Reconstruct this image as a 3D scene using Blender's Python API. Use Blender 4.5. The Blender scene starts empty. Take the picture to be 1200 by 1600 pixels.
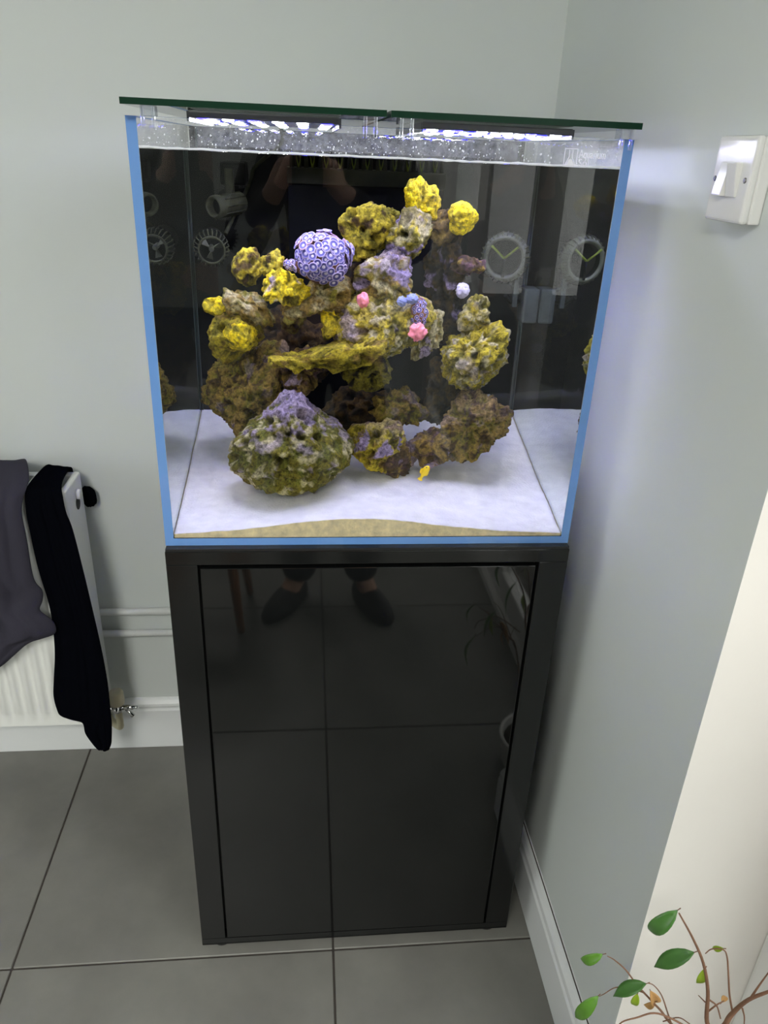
import bpy, bmesh, math, random
from mathutils import Vector, Matrix, noise
import numpy as np

C = bpy.context.scene
PI = math.pi
rnd = random.Random(7)

# ------------------------------------------------------------------ camera
CAM = Vector((-0.09465, -0.97607, 1.41871))
FPX = 1180.32                      # focal length in pixels of the 1200x1600 frame
CR = Vector((0.99498405, -0.09117243, 0.04116231))
CU = Vector((0.0025681, 0.43462952, 0.90060568))
CF = Vector((0.10000076, 0.89598257, -0.43268358))
cd = bpy.data.cameras.new('camera')
cam = bpy.data.objects.new('camera', cd)
C.collection.objects.link(cam)
cd.sensor_fit = 'HORIZONTAL'
cd.sensor_width = 36
cd.lens = 36 * FPX / 1200
cd.clip_start = 0.02
M4 = Matrix((CR, CU, -CF)).transposed().to_4x4()
M4.translation = CAM
cam.matrix_world = M4
C.camera = cam

# ------------------------------------------------------------------ world, light, exposure
C.view_settings.view_transform = 'Standard'
C.view_settings.look = 'None'
C.view_settings.gamma = 1
C.view_settings.use_curve_mapping = False
C.view_settings.exposure = 0.0
C.cycles.max_bounces = 14
C.cycles.diffuse_bounces = 5
C.cycles.glossy_bounces = 6
C.cycles.transmission_bounces = 8
C.cycles.transparent_max_bounces = 24
C.cycles.sample_clamp_indirect = 40
C.cycles.use_denoising = True
SKY = 4.0
PANEL = 42
LEDW, LEDB = 190, 130
w = bpy.data.worlds.new('sky')
C.world = w
w.use_nodes = True
wn = w.node_tree.nodes
wn['Background'].inputs[0].default_value = (0.97, 1.0, 0.96, 1)
wn['Background'].inputs[1].default_value = SKY


def area(name, loc, rot, sx, sy, portal=True, power=0, col=(1, 1, 1)):
    l = bpy.data.lights.new(name, 'AREA')
    l.shape = 'RECTANGLE'
    l.size, l.size_y = sx, sy
    l.energy = power
    l.color = col
    l.cycles.is_portal = portal
    o = bpy.data.objects.new(name, l)
    o.location = loc
    o.rotation_euler = rot
    C.collection.objects.link(o)
    return o


# sky portals in the real openings (they give no light of their own)
area('door_portal', (0.64, -1.75, 1.05), (0, PI / 2, 0), 2.1, 2.85)
area('side_window_portal', (-3.52, -2.1, 1.4), (0, -PI / 2, 0), 1.5, 2.4)


# ------------------------------------------------------------------ pixel helpers (a photo point at a chosen real depth)
def ray(px, py):
    d = CR * ((px - 600) / FPX) - CU * ((py - 800) / FPX) + CF
    return d.normalized()


def yp(px, py, Y):
    d = ray(px, py)
    return CAM + d * ((Y - CAM.y) / d.y)


def xp(px, py, X):
    d = ray(px, py)
    return CAM + d * ((X - CAM.x) / d.x)


YF = 0.0125


def atw(px, py, Y):                # the same, seen through the front of the water
    d = ray(px, py)
    p = CAM + d * ((YF - CAM.y) / d.y)
    tx, tz = d.x / 1.333, d.z / 1.333
    ty = math.sqrt(1 - tx * tx - tz * tz)
    return p + Vector((tx, ty, tz)) * ((Y - YF) / ty)


def mpp(px, py, Y):                # metres per pixel there
    return (atw(px + 5, py, Y) - atw(px - 5, py, Y)).length / 10


# ------------------------------------------------------------------ materials
def S(r, g, b):
    f = lambda v: (v / 255 / 12.92) if v / 255 <= 0.04045 else ((v / 255 + 0.055) / 1.055) ** 2.4
    return (f(r), f(g), f(b), 1)


def mat(name, col, rough=0.5, metal=0.0, spec=0.5, var=0.0, vscale=8, bump=0.0, bscale=60, emit=None, es=0, rvar=0.0, coat=0, sheen=0):
    m = bpy.data.materials.new(name)
    m.use_nodes = True
    nt = m.node_tree
    b = nt.nodes['Principled BSDF']
    b.inputs['Base Color'].default_value = col
    b.inputs['Roughness'].default_value = rough
    b.inputs['Metallic'].default_value = metal
    b.inputs['Specular IOR Level'].default_value = spec
    b.inputs['Coat Weight'].default_value = coat
    b.inputs['Sheen Weight'].default_value = sheen
    if emit:
        b.inputs['Emission Color'].default_value = emit
        b.inputs['Emission Strength'].default_value = es
    L = nt.links
    tc = nt.nodes.new('ShaderNodeTexCoord')
    if var or rvar:
        n = nt.nodes.new('ShaderNodeTexNoise')
        n.inputs['Scale'].default_value = vscale
        n.inputs['Detail'].default_value = 6
        n.inputs['Roughness'].default_value = 0.6
        L.new(tc.outputs['Object'], n.inputs['Vector'])
        if var:
            r = nt.nodes.new('ShaderNodeMapRange')
            r.inputs[1].default_value = 0.25
            r.inputs[2].default_value = 0.75
            r.inputs[3].default_value = 1 - var
            r.inputs[4].default_value = 1 + var
            L.new(n.outputs[0], r.inputs[0])
            x = nt.nodes.new('ShaderNodeMix')
            x.data_type = 'RGBA'
            x.blend_type = 'MULTIPLY'
            x.inputs[0].default_value = 1
            x.inputs[6].default_value = col
            L.new(r.outputs[0], x.inputs[7])
            L.new(x.outputs[2], b.inputs['Base Color'])
        if rvar:
            r = nt.nodes.new('ShaderNodeMapRange')
            r.inputs[1].default_value = 0.3
            r.inputs[2].default_value = 0.7
            r.inputs[3].default_value = max(0, rough - rvar)
            r.inputs[4].default_value = rough + rvar
            L.new(n.outputs[0], r.inputs[0])
            L.new(r.outputs[0], b.inputs['Roughness'])
    if bump:
        n2 = nt.nodes.new('ShaderNodeTexNoise')
        n2.inputs['Scale'].default_value = bscale
        n2.inputs['Detail'].default_value = 4
        L.new(tc.outputs['Object'], n2.inputs['Vector'])
        bp = nt.nodes.new('ShaderNodeBump')
        bp.inputs['Strength'].default_value = bump
        bp.inputs['Distance'].default_value = 0.002
        L.new(n2.outputs[0], bp.inputs['Height'])
        L.new(bp.outputs[0], b.inputs['Normal'])
    return m


def schlick(nt, f0):
    lw = nt.nodes.new('ShaderNodeLayerWeight')
    lw.inputs[0].default_value = 0.5
    p = nt.nodes.new('ShaderNodeMath')
    p.operation = 'POWER'
    p.inputs[1].default_value = 5
    nt.links.new(lw.outputs['Facing'], p.inputs[0])
    ma = nt.nodes.new('ShaderNodeMath')
    ma.operation = 'MULTIPLY_ADD'
    ma.inputs[1].default_value = 1 - f0
    ma.inputs[2].default_value = f0
    nt.links.new(p.outputs[0], ma.inputs[0])
    return ma.outputs[0]


def thin_glass(name, tint=(1, 1, 1, 1), f0=0.043, rough=0.0, ripple=0):
    m = bpy.data.materials.new(name)
    m.use_nodes = True
    nt = m.node_tree
    nt.nodes.remove(nt.nodes['Principled BSDF'])
    out = nt.nodes['Material Output']
    t = nt.nodes.new('ShaderNodeBsdfTransparent')
    t.inputs[0].default_value = tint
    if f0 <= 0:
        nt.links.new(t.outputs[0], out.inputs[0])
        return m
    g = nt.nodes.new('ShaderNodeBsdfGlossy')
    g.inputs['Roughness'].default_value = rough
    mx = nt.nodes.new('ShaderNodeMixShader')
    nt.links.new(schlick(nt, f0), mx.inputs[0])
    nt.links.new(t.outputs[0], mx.inputs[1])
    nt.links.new(g.outputs[0], mx.inputs[2])
    nt.links.new(mx.outputs[0], out.inputs[0])
    if ripple:
        tc = nt.nodes.new('ShaderNodeTexCoord')
        n = nt.nodes.new('ShaderNodeTexNoise')
        n.inputs['Scale'].default_value = 35
        n.inputs['Detail'].default_value = 2
        bp = nt.nodes.new('ShaderNodeBump')
        bp.inputs['Strength'].default_value = ripple
        bp.inputs['Distance'].default_value = 0.004
        nt.links.new(tc.outputs['Object'], n.inputs['Vector'])
        nt.links.new(n.outputs[0], bp.inputs['Height'])
        nt.links.new(bp.outputs[0], g.inputs['Normal'])
    return m


def shader_mat(name, kind, **kw):
    m = bpy.data.materials.new(name)
    m.use_nodes = True
    nt = m.node_tree
    nt.nodes.remove(nt.nodes['Principled BSDF'])
    s = nt.nodes.new(kind)
    for k, v in kw.items():
        s.inputs[k].default_value = v
    nt.links.new(s.outputs[0], nt.nodes['Material Output'].inputs[0])
    return m


MT = {}
MT['wall'] = mat('wall_paint', (0.61, 0.645, 0.625, 1), 0.75, var=0.015, vscale=2, bump=0.06, bscale=90)
MT['reveal'] = mat('reveal_paint', (0.86, 0.825, 0.78, 1), 0.7, var=0.02, vscale=3)
MT['white_trim'] = mat('white_trim_paint', (0.74, 0.76, 0.76, 1), 0.4)
MT['ceiling'] = mat('ceiling_paint', (0.8, 0.8, 0.8, 1), 0.9)
MT['tile'] = mat('grey_porcelain', (0.175, 0.171, 0.155, 1), 0.42, var=0.22, vscale=5, rvar=0.08, bump=0.05, bscale=150)
MT['grout'] = mat('dark_grout', (0.05, 0.042, 0.036, 1), 0.9, var=0.4, vscale=20)
MT['black_gloss'] = mat('black_gloss_laminate', (0.0045, 0.005, 0.005, 1), 0.035, spec=0.5)
MT['black_satin'] = mat('black_satin_frame', (0.006, 0.0065, 0.0065, 1), 0.12, spec=0.45)
MT['black_matte'] = mat('black_plastic', (0.008, 0.008, 0.008, 1), 0.45)
MT['film'] = mat('black_back_film', (0.0022, 0.0028, 0.004, 1), 0.5, spec=0.1)
MT['glass'] = thin_glass('clear_glass')
MT['clear'] = thin_glass('clear_glass_inner', f0=0)
MT['lid_glass'] = thin_glass('lid_glass', tint=(0.93, 0.97, 0.95, 1), f0=0.05)
MT['edge_led_tint'] = mat('led_tinted_edge', S(98, 142, 202), 0.25, var=0.08, vscale=6)  # blue LED light on the pane edges, put into the base colour
MT['edge_green'] = mat('green_glass_edge', S(6, 44, 28), 0.3, spec=0.15)
MT['water_front'] = shader_mat('water_front', 'ShaderNodeBsdfRefraction', IOR=1.333, Roughness=0.0)
MT['water_side'] = shader_mat('water_side', 'ShaderNodeBsdfGlass', IOR=1.333, Roughness=0.0)
nt = MT['water_side'].node_tree      # seen from within the water the side panes reflect totally
_g = nt.nodes.new('ShaderNodeBsdfGlossy')
_g.inputs['Roughness'].default_value = 0.0
_g.inputs['Color'].default_value = (0.82, 0.86, 0.84, 1)
_q = nt.nodes.new('ShaderNodeNewGeometry')
_m = nt.nodes.new('ShaderNodeMixShader')
nt.links.new(_q.outputs['Backfacing'], _m.inputs[0])
nt.links.new(nt.nodes['Glass BSDF'].outputs[0], _m.inputs[1])
nt.links.new(_g.outputs[0], _m.inputs[2])
nt.links.new(_m.outputs[0], nt.nodes['Material Output'].inputs[0])
MT['water_top'] = thin_glass('water_surface', f0=0.02, ripple=0.5, rough=0.02)
nt = MT['water_top'].node_tree       # from below, at low angles the surface reflects totally
_lw = nt.nodes.new('ShaderNodeLayerWeight')
_lw.inputs[0].default_value = 0.5
_mr = nt.nodes.new('ShaderNodeMapRange')
for i_, v_ in ((1, 0.42), (2, 0.50), (3, 0.0), (4, 1.0)):
    _mr.inputs[i_].default_value = v_
_ge = nt.nodes.new('ShaderNodeNewGeometry')
_mu = nt.nodes.new('ShaderNodeMath')
_mu.operation = 'MULTIPLY'
_mx = nt.nodes.new('ShaderNodeMath')
_mx.operation = 'MAXIMUM'
_ms = [n_ for n_ in nt.nodes if n_.type == 'MIX_SHADER'][0]
_old = _ms.inputs[0].links[0].from_socket
nt.links.new(_lw.outputs['Facing'], _mr.inputs[0])
nt.links.new(_mr.outputs[0], _mu.inputs[0])
nt.links.new(_ge.outputs['Backfacing'], _mu.inputs[1])
nt.links.new(_old, _mx.inputs[0])
nt.links.new(_mu.outputs[0], _mx.inputs[1])
nt.links.new(_mx.outputs[0], _ms.inputs[0])
MT['acrylic'] = thin_glass('clear_acrylic', tint=(0.9, 0.92, 0.96, 1), f0=0.18, rough=0.08)
MT['panel'] = mat('fill_light_glow', (1, 1, 1, 1), emit=(1.0, 0.99, 0.93, 1), es=PANEL)
MT['silicone'] = mat('silicone', (0.035, 0.055, 0.05, 1), 0.4)
MT['salt_glint'] = mat('salt_and_waterline_glint', (0.8, 0.82, 0.86, 1), 0.6)
MT['print'] = mat('white_print', (0.85, 0.85, 0.9, 1), 0.5)
MT['sand'] = mat('white_sand', (0.80, 0.79, 0.76, 1), 0.95, var=0.10, vscale=45, bump=0.7, bscale=260)
MT['sand_front'] = mat('beige_sand', S(242, 226, 182), 0.95, var=0.28, vscale=70, bump=0.7, bscale=260)
MT['white_enamel'] = mat('white_enamel', (0.80, 0.81, 0.78, 1), 0.3)
MT['dark_hole'] = mat('dark_hole', (0.02, 0.025, 0.02, 1), 0.8)
MT['black_cloth'] = mat('black_jersey', (0.0022, 0.0025, 0.0042, 1), 1.0, spec=0.0, bump=0.2, bscale=300)
MT['grey_cloth'] = mat('purple_grey_cloth', (0.036, 0.034, 0.048, 1), 0.9, spec=0.15, bump=0.25, bscale=300, var=0.1)
MT['chrome'] = mat('chrome', (0.7, 0.7, 0.7, 1), 0.15, metal=1)
MT['cream'] = mat('cream_plastic', S(196, 188, 158), 0.4)
MT['pipe'] = mat('painted_pipe', (0.66, 0.68, 0.67, 1), 0.45)
MT['switch'] = mat('switch_plastic', (0.74, 0.74, 0.72, 1), 0.18)
MT['screw'] = mat('screw_metal', (0.25, 0.25, 0.25, 1), 0.3, metal=1)
MT['pump'] = mat('algae_coated_plastic', (0.034, 0.036, 0.02, 1), 0.7, spec=0.08, var=0.5, vscale=60, bump=0.6, bscale=140)
MT['pump_dark'] = mat('dark_pump_plastic', (0.004, 0.0045, 0.004, 1), 0.7, spec=0.08)
MT['pump_pale'] = mat('pale_algae_plastic', (0.045, 0.05, 0.03, 1), 0.6, var=0.4, vscale=70)
MT['pump_grey'] = mat('grey_bracket_plastic', (0.045, 0.054, 0.05, 1), 0.7, spec=0.08, var=0.3, vscale=60)
MT['lime'] = mat('lime_plastic', S(84, 96, 28), 0.5, spec=0.1)
MT['weir'] = mat('weir_plastic', (0.024, 0.026, 0.018, 1), 0.7, spec=0.08, var=0.35, vscale=40)
MT['weir_body'] = mat('weir_box_plastic', (0.003, 0.0034, 0.0034, 1), 0.7, spec=0.08, var=0.6, vscale=50)
MT['led_body'] = mat('led_housing', (0.02, 0.02, 0.022, 1), 0.3)


MT['led_white'] = mat('led_white', (1, 1, 1, 1), emit=(0.92, 0.94, 1.0, 1), es=LEDW)
MT['led_blue'] = mat('led_blue', (1, 1, 1, 1), emit=(0.004, 0.003, 1.0, 1), es=LEDB)
MT['rim_lilac'] = mat('polyp_rim', S(180, 165, 202), 0.7, var=0.15, vscale=400)
MT['disc_blue'] = mat('polyp_disc', S(86, 82, 140), 0.7)
MT['rim_pink'] = mat('polyp_rim_pink', S(206, 168, 188), 0.7)
MT['mouth'] = mat('polyp_mouth', S(196, 188, 200), 0.7)
MT['mat_tissue'] = mat('coral_base_tissue', S(120, 84, 60), 0.8, var=0.3, vscale=60)
MT['pink'] = mat('pink_coral', S(240, 140, 150), 0.7, var=0.12, vscale=120, bump=0.5, bscale=300)
MT['blue_coral'] = mat('blue_coral', S(136, 146, 190), 0.7, var=0.15, vscale=200, bump=0.7, bscale=400)
MT['lilac_ball'] = mat('lilac_coral', S(196, 190, 212), 0.8, var=0.15, vscale=260, bump=0.8, bscale=500)
MT['grey_ball'] = mat('grey_shell', S(160, 158, 165), 0.8, var=0.2, vscale=200, bump=0.6, bscale=300)
MT['fish'] = mat('yellow_fish', S(245, 210, 20), 0.45, var=0.08, vscale=150)
MT['eye'] = mat('fish_eye', (0.01, 0.01, 0.01, 1), 0.1)
MT['leaf'] = mat('ficus_leaf', S(92, 142, 46), 0.33, var=0.18, vscale=40)
MT['leaf_dark'] = mat('ficus_leaf_dark', S(76, 124, 56), 0.3, var=0.18, vscale=40)
MT['leaf_lime'] = mat('ficus_leaf_young', S(150, 180, 40), 0.4, var=0.1, vscale=40)
MT['leaf_dry'] = mat('ficus_leaf_dry', S(196, 150, 92), 0.7, var=0.2, vscale=60)
MT['bark'] = mat('ficus_bark', S(128, 92, 70), 0.8, var=0.25, vscale=80, bump=0.4, bscale=200)
MT['soil'] = mat('potting_soil', (0.03, 0.02, 0.012, 1), 0.95, var=0.4, vscale=60, bump=1, bscale=100)
MT['pot'] = mat('white_ceramic', (0.7, 0.7, 0.68, 1), 0.3)
MT['upvc'] = mat('white_frame', (0.72, 0.72, 0.70, 1), 0.35)
MT['patio'] = mat('patio_concrete', (0.10, 0.105, 0.10, 1), 0.9, var=0.2, vscale=2)
MT['trouser'] = mat('dark_denim', (0.010, 0.013, 0.022, 1), 0.9, var=0.2, vscale=30)
MT['jumper'] = mat('dark_jumper', (0.02, 0.02, 0.024, 1), 0.95)
MT['skin'] = mat('skin', S(205, 160, 135), 0.5)
MT['hair'] = mat('brown_hair', (0.03, 0.018, 0.01, 1), 0.6)
MT['shoe'] = mat('dark_slipper', (0.012, 0.012, 0.014, 1), 0.6)
MT['wood'] = mat('warm_wood', S(168, 108, 62), 0.4, var=0.2, vscale=15)


# ------------------------------------------------------------------ mesh helpers
def link(o, parent=None):
    C.collection.objects.link(o)
    if parent:
        o.parent = parent
    return o


def obj(name, bm, m, parent=None, loc=None, smooth=False, rot=None):
    me = bpy.data.meshes.new(name)
    bm.normal_update()
    bm.to_mesh(me)
    bm.free()
    for x in (m if isinstance(m, (list, tuple)) else [m]):
        me.materials.append(x)
    if smooth:
        me.polygons.foreach_set('use_smooth', [True] * len(me.polygons))
    o = bpy.data.objects.new(name, me)
    if loc is not None:
        o.location = loc
    if rot is not None:
        o.rotation_euler = rot
    return link(o, parent)


def tag(o, label=None, cat=None, group=None, kind=None):
    if label:
        o['label'] = label
    if cat:
        o['category'] = cat
    if group:
        o['group'] = group
    if kind:
        o['kind'] = kind
    return o


def thing(name, loc, label, cat, group=None, rot=(0, 0, 0)):
    o = bpy.data.objects.new(name, None)
    o.location = loc
    o.rotation_euler = rot
    o.empty_display_size = 0.05
    C.collection.objects.link(o)
    return tag(o, label, cat, group)


def a_box(bm, lo, hi, bev=0.0, seg=2, mi=0):
    r = bmesh.ops.create_cube(bm, size=1)
    vs = r['verts']
    for v in vs:
        v.co = Vector([lo[i] + (v.co[i] + 0.5) * (hi[i] - lo[i]) for i in range(3)])
    fs = list({f for v in vs for f in v.link_faces})
    for f in fs:
        f.material_index = mi
    if bev:
        es = list({e for v in vs for e in v.link_edges})
        bmesh.ops.bevel(bm, geom=es, offset=bev, segments=seg, affect='EDGES', profile=0.6)
    return fs


def box(name, lo, hi, m, parent=None, bev=0.0, seg=2, origin=None):
    bm = bmesh.new()
    if origin is not None:
        lo = Vector(lo) - Vector(origin)
        hi = Vector(hi) - Vector(origin)
    a_box(bm, lo, hi, bev, seg)
    return obj(name, bm, m, parent)


def struct(name, lo, hi, m, parent=None, bev=0.0):
    o = box(name, lo, hi, m, parent, bev)
    if parent is None:
        tag(o, kind='structure')
    return o


def a_lathe(bm, prof, seg=24, axis=None, base=(0, 0, 0), mi=0, cap=True):
    """prof: list of (radius, height); axis: direction of the height"""
    q = Vector((0, 0, 1)).rotation_difference(Vector(axis).normalized()) if axis is not None else None
    base = Vector(base)
    rings = []
    for r, h in prof:
        ring = []
        for k in range(seg):
            a = 2 * PI * k / seg
            p = Vector((r * math.cos(a), r * math.sin(a), h))
            if q:
                p = q @ p
            ring.append(bm.verts.new(base + p))
        rings.append(ring)
    for i in range(len(rings) - 1):
        for k in range(seg):
            f = bm.faces.new((rings[i][k], rings[i][(k + 1) % seg], rings[i + 1][(k + 1) % seg], rings[i + 1][k]))
            f.material_index = mi
            f.smooth = True
    if cap:
        f = bm.faces.new(list(reversed(rings[0])))
        f.material_index = mi
        f = bm.faces.new(rings[-1])
        f.material_index = mi


def a_tube(bm, pts, rad, seg=8, mi=0):
    pts = [Vector(p) for p in pts]
    n = len(pts)
    if not isinstance(rad, (list, tuple)):
        rad = [rad] * n
    rings = []
    up = Vector((0.3, 0.2, 0.93))
    for i, p in enumerate(pts):
        t = (pts[min(i + 1, n - 1)] - pts[max(i - 1, 0)]).normalized()
        a = t.cross(up)
        if a.length < 1e-3:
            a = t.cross(Vector((1, 0, 0)))
        a.normalize()
        b = t.cross(a)
        up = a.cross(t)
        rings.append([bm.verts.new(p + a * (rad[i] * math.cos(2 * PI * k / seg)) + b * (rad[i] * math.sin(2 * PI * k / seg))) for k in range(seg)])
    for i in range(n - 1):
        for k in range(seg):
            f = bm.faces.new((rings[i][k], rings[i][(k + 1) % seg], rings[i + 1][(k + 1) % seg], rings[i + 1][k]))
            f.smooth = True
            f.material_index = mi
    bm.faces.new(list(reversed(rings[0]))).material_index = mi
    bm.faces.new(rings[-1]).material_index = mi


def smoothpath(pts, k=6):
    pts = [Vector(p) for p in pts]
    P = [pts[0] * 2 - pts[1]] + pts + [pts[-1] * 2 - pts[-2]]
    out = []
    for i in range(1, len(P) - 2):
        for j in range(k):
            t = j / k
            a, b, c, d = P[i - 1], P[i], P[i + 1], P[i + 2]
            out.append(0.5 * ((2 * b) + (c - a) * t + (2 * a - 5 * b + 4 * c - d) * t * t + (3 * b - a - 3 * c + d) * t ** 3))
    out.append(pts[-1])
    return out


def tube(name, pts, rad, m, parent=None, seg=8):
    bm = bmesh.new()
    a_tube(bm, pts, rad, seg)
    return obj(name, bm, m, parent)


def lathe(name, prof, m, parent=None, base=(0, 0, 0), axis=None, seg=24, cap=True):
    bm = bmesh.new()
    a_lathe(bm, prof, seg, axis, base, cap=cap)
    return obj(name, bm, m, parent)


# ------------------------------------------------------------------ the room
XR, YB, YJ = 0.366, 0.582, -0.32      # right wall, back wall, jamb (edge of the door opening)
XL, YN, ZC = -3.4, -6.4, 2.5
fl = struct('floor', (XL, YN, -0.08), (0.9, YB + 0.1, -0.003), MT['grout'])
tile_me = None
nt_ = 0
for i in range(-5, 2):
    for j in range(-11, 1):
        x0, y0 = -0.652 + 0.604 * i, -0.012 + 0.604 * j
        x1, y1 = min(x0 + 0.604, 0.9), min(y0 + 0.604, YB)
        if x1 - x0 < 0.05 or y1 - y0 < 0.05:
            continue
        full = x1 - x0 > 0.6 and y1 - y0 > 0.6
        if full and tile_me:
            o = bpy.data.objects.new('tile', tile_me)
            link(o, fl)
        else:
            bm = bmesh.new()
            a_box(bm, (0, 0, -0.01), (x1 - x0 - 0.004, y1 - y0 - 0.004, 0), 0.0012, 1)
            o = obj('tile', bm, MT['tile'], fl)
            if full:
                tile_me = o.data
        o.location = (x0 + 0.002, y0 + 0.002, 0)
        nt_ += 1

struct('wall_back', (XL - 0.2, YB, -0.08), (0.9, YB + 0.12, ZC + 0.05), MT['wall'])
bm = bmesh.new()
a_box(bm, (XR, YJ, -0.08), (0.75, YB, ZC + 0.05))                      # pier by the tank
a_box(bm, (XR, YN, 2.1), (0.75, YJ, ZC + 0.05))                        # over the doors
a_box(bm, (XR, YN, -0.08), (0.75, -3.2, 2.1))
for f in bm.faces:
    c = f.calc_center_median()
    if abs(f.normal.y) > 0.9 and abs(c.y - YJ) < 0.01 and c.z < 2.1:
        f.material_index = 1
bm.normal_update()
for f in bm.faces:
    c = f.calc_center_median()
    if abs(c.y - YJ) < 0.01 and abs(f.normal.y) > 0.9:
        f.material_index = 1
tag(obj('wall_right', bm, [MT['wall'], MT['reveal']]), kind='structure')
bm = bmesh.new()
a_box(bm, (XL - 0.2, YN, -0.08), (XL, -3.3, ZC))
a_box(bm, (XL - 0.2, -0.9, -0.08), (XL, YB, ZC))
a_box(bm, (XL - 0.2, -3.3, -0.08), (XL, -0.9, 0.65))
a_box(bm, (XL - 0.2, -3.3, 2.15), (XL, -0.9, ZC))
tag(obj('wall_left', bm, MT['wall']), kind='structure')
struct('wall_front', (XL - 0.2, YN - 0.15, -0.08), (0.9, YN, ZC), MT['wall'])
struct('ceiling', (XL - 0.2, YN, ZC), (XR, YB, ZC + 0.15), MT['ceiling'])
wl = thing('window_1', (0, 0, 0), None, None)
tag(wl, kind='structure')
for y in (-3.3, -2.52, -1.74, -0.96):
    box('mullion', (XL - 0.12, y, 0.65), (XL - 0.06, y + 0.06, 2.15), MT['upvc'], wl, 0.004)
for z in (0.65, 2.09):
    box('rail', (XL - 0.12, -3.3, z), (XL - 0.06, -0.9, z + 0.06), MT['upvc'], wl, 0.004)
for y in (-3.24, -2.46, -1.68):
    box('pane', (XL - 0.095, y, 0.71), (XL - 0.09, y + 0.72, 2.09), MT['glass'], wl)
for k, (lx, ly, lb) in enumerate(((-0.8, -2.1, 'added square fill light panel on the ceiling, nearer the aquarium'), (-0.8, -3.2, 'added square fill light panel on the ceiling, farther from the aquarium'))):
    t = thing('fill_light', (lx, ly, ZC), lb, 'lamp')  # unseen panels added to brighten the room from the front
    box('frame', (-0.31, -0.31, -0.025), (0.31, 0.31, -0.0005), MT['upvc'], t, 0.004)
    box('diffuser', (-0.29, -0.29, -0.028), (0.29, 0.29, -0.0255), MT['panel'], t)

# glazed doors in the right-hand opening
dl = thing('door_1', (0.555, 0, 0), None, None)
tag(dl, kind='structure')
box('outer_frame', (0.0, YJ - 0.075, 0), (0.07, YJ, 2.1), MT['upvc'], dl, 0.006)
box('outer_frame', (0.0, -3.2, 0), (0.07, -3.13, 2.1), MT['upvc'], dl, 0.006)
box('outer_frame', (0.0, -3.13, 2.03), (0.07, YJ - 0.075, 2.1), MT['upvc'], dl, 0.006)
box('threshold', (-0.01, -3.13, 0), (0.08, YJ - 0.075, 0.03), MT['upvc'], dl, 0.004)
y = YJ - 0.08
for k in range(3):
    y1, y0 = y, y - 0.905
    d = box('door_leaf', (0.01, y1 - 0.08, 0.032), (0.06, y1, 2.028), MT['upvc'], dl, 0.006)
    box('door_leaf', (0.01, y0, 0.032), (0.06, y0 + 0.08, 2.028), MT['upvc'], dl, 0.006)
    box('door_leaf', (0.01, y0 + 0.08, 0.032), (0.06, y1 - 0.08, 0.132), MT['upvc'], dl, 0.006)
    box('door_leaf', (0.01, y0 + 0.08, 1.95), (0.06, y1 - 0.08, 2.028), MT['upvc'], dl, 0.006)
    box('pane', (0.03, y0 + 0.08, 0.132), (0.036, y1 - 0.08, 1.95), MT['glass'], dl)
    y = y0 - 0.003
struct('patio', (0.9, -8, -0.12), (9, 4, -0.06), MT['patio'])
struct('garden_wall', (4.2, -8, -0.1), (4.35, 4, 1.1), mat('garden_fence_paint', (0.16, 0.15, 0.13, 1), 0.9, var=0.2))


def skirting(name, pts_prof, axis, a, b, m):
    """profile (offset from wall, z) swept along the wall"""
    bm = bmesh.new()
    rows = []
    for t in (a, b):
        rows.append([bm.verts.new(((t, YB - o, z) if axis == 'x' else (XR - o, t, z))) for o, z in pts_prof])
    n = len(pts_prof)
    for i in range(n - 1):
        bm.faces.new((rows[0][i], rows[1][i], rows[1][i + 1], rows[0][i + 1]))
    bm.faces.new(rows[0])
    bm.faces.new(rows[1])
    bmesh.ops.recalc_face_normals(bm, faces=bm.faces)
    return tag(obj(name, bm, m), kind='structure')


skirting('baseboard_back', [(0, 0.001), (0.016, 0.001), (0.016, 0.118), (0.013, 0.124), (0.013, 0.128), (0.015, 0.131), (0.014, 0.138), (0.008, 0.146), (0.003, 0.150), (0, 0.150)], 'x', XL, XR, MT['white_trim'])
skirting('baseboard_right', [(0, 0.001), (0.018, 0.001), (0.018, 0.100), (0.015, 0.106), (0.015, 0.110), (0.016, 0.113), (0.015, 0.120), (0.009, 0.129), (0.002, 0.134), (0, 0.134)], 'y', YJ, YB, MT['white_trim'])
bm = bmesh.new()
a_box(bm, (XR - 0.0045, YJ, 0.1337), (XR - 0.0025, YB, 0.1345))
tag(obj('trim_1', bm, MT['grout']), kind='structure')

# ------------------------------------------------------------------ light switch
P = Vector((0.346, -0.150, 1.405))
sw = thing('light_switch', (XR, P.y, P.z), 'white double rocker light switch on the right-hand wall', 'switch')
E_BOX = box('back_box', (-0.013, -0.0405, -0.041), (-0.0005, 0.0405, 0.041), MT['switch'], sw, 0.002)
pl = box('plate', (-0.021, -0.040, -0.0415), (-0.012, 0.040, 0.0415), MT['switch'], sw, 0.005, 4)
for s, tilt in ((0.0105, -1), (-0.0105, 1)):
    bm = bmesh.new()
    a_box(bm, (-0.0105, -0.0095, -0.0165), (0.0045, 0.0095, 0.0165), 0.0012)
    for v in bm.verts:
        if v.co.x < -0.005:
            v.co.x -= tilt * v.co.z * 0.16
    obj('rocker', bm, MT['switch'], sw, loc=(-0.0155, s, 0))
for s in (-0.031, 0.031):
    o = lathe('screw', [(0.0028, 0), (0.0028, 0.0012), (0.002, 0.0018)], MT['screw'], sw, base=(-0.0205, s, 0), axis=(-1, 0, 0), seg=14)
    o['label'] = 'small dark metal screw head'

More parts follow.
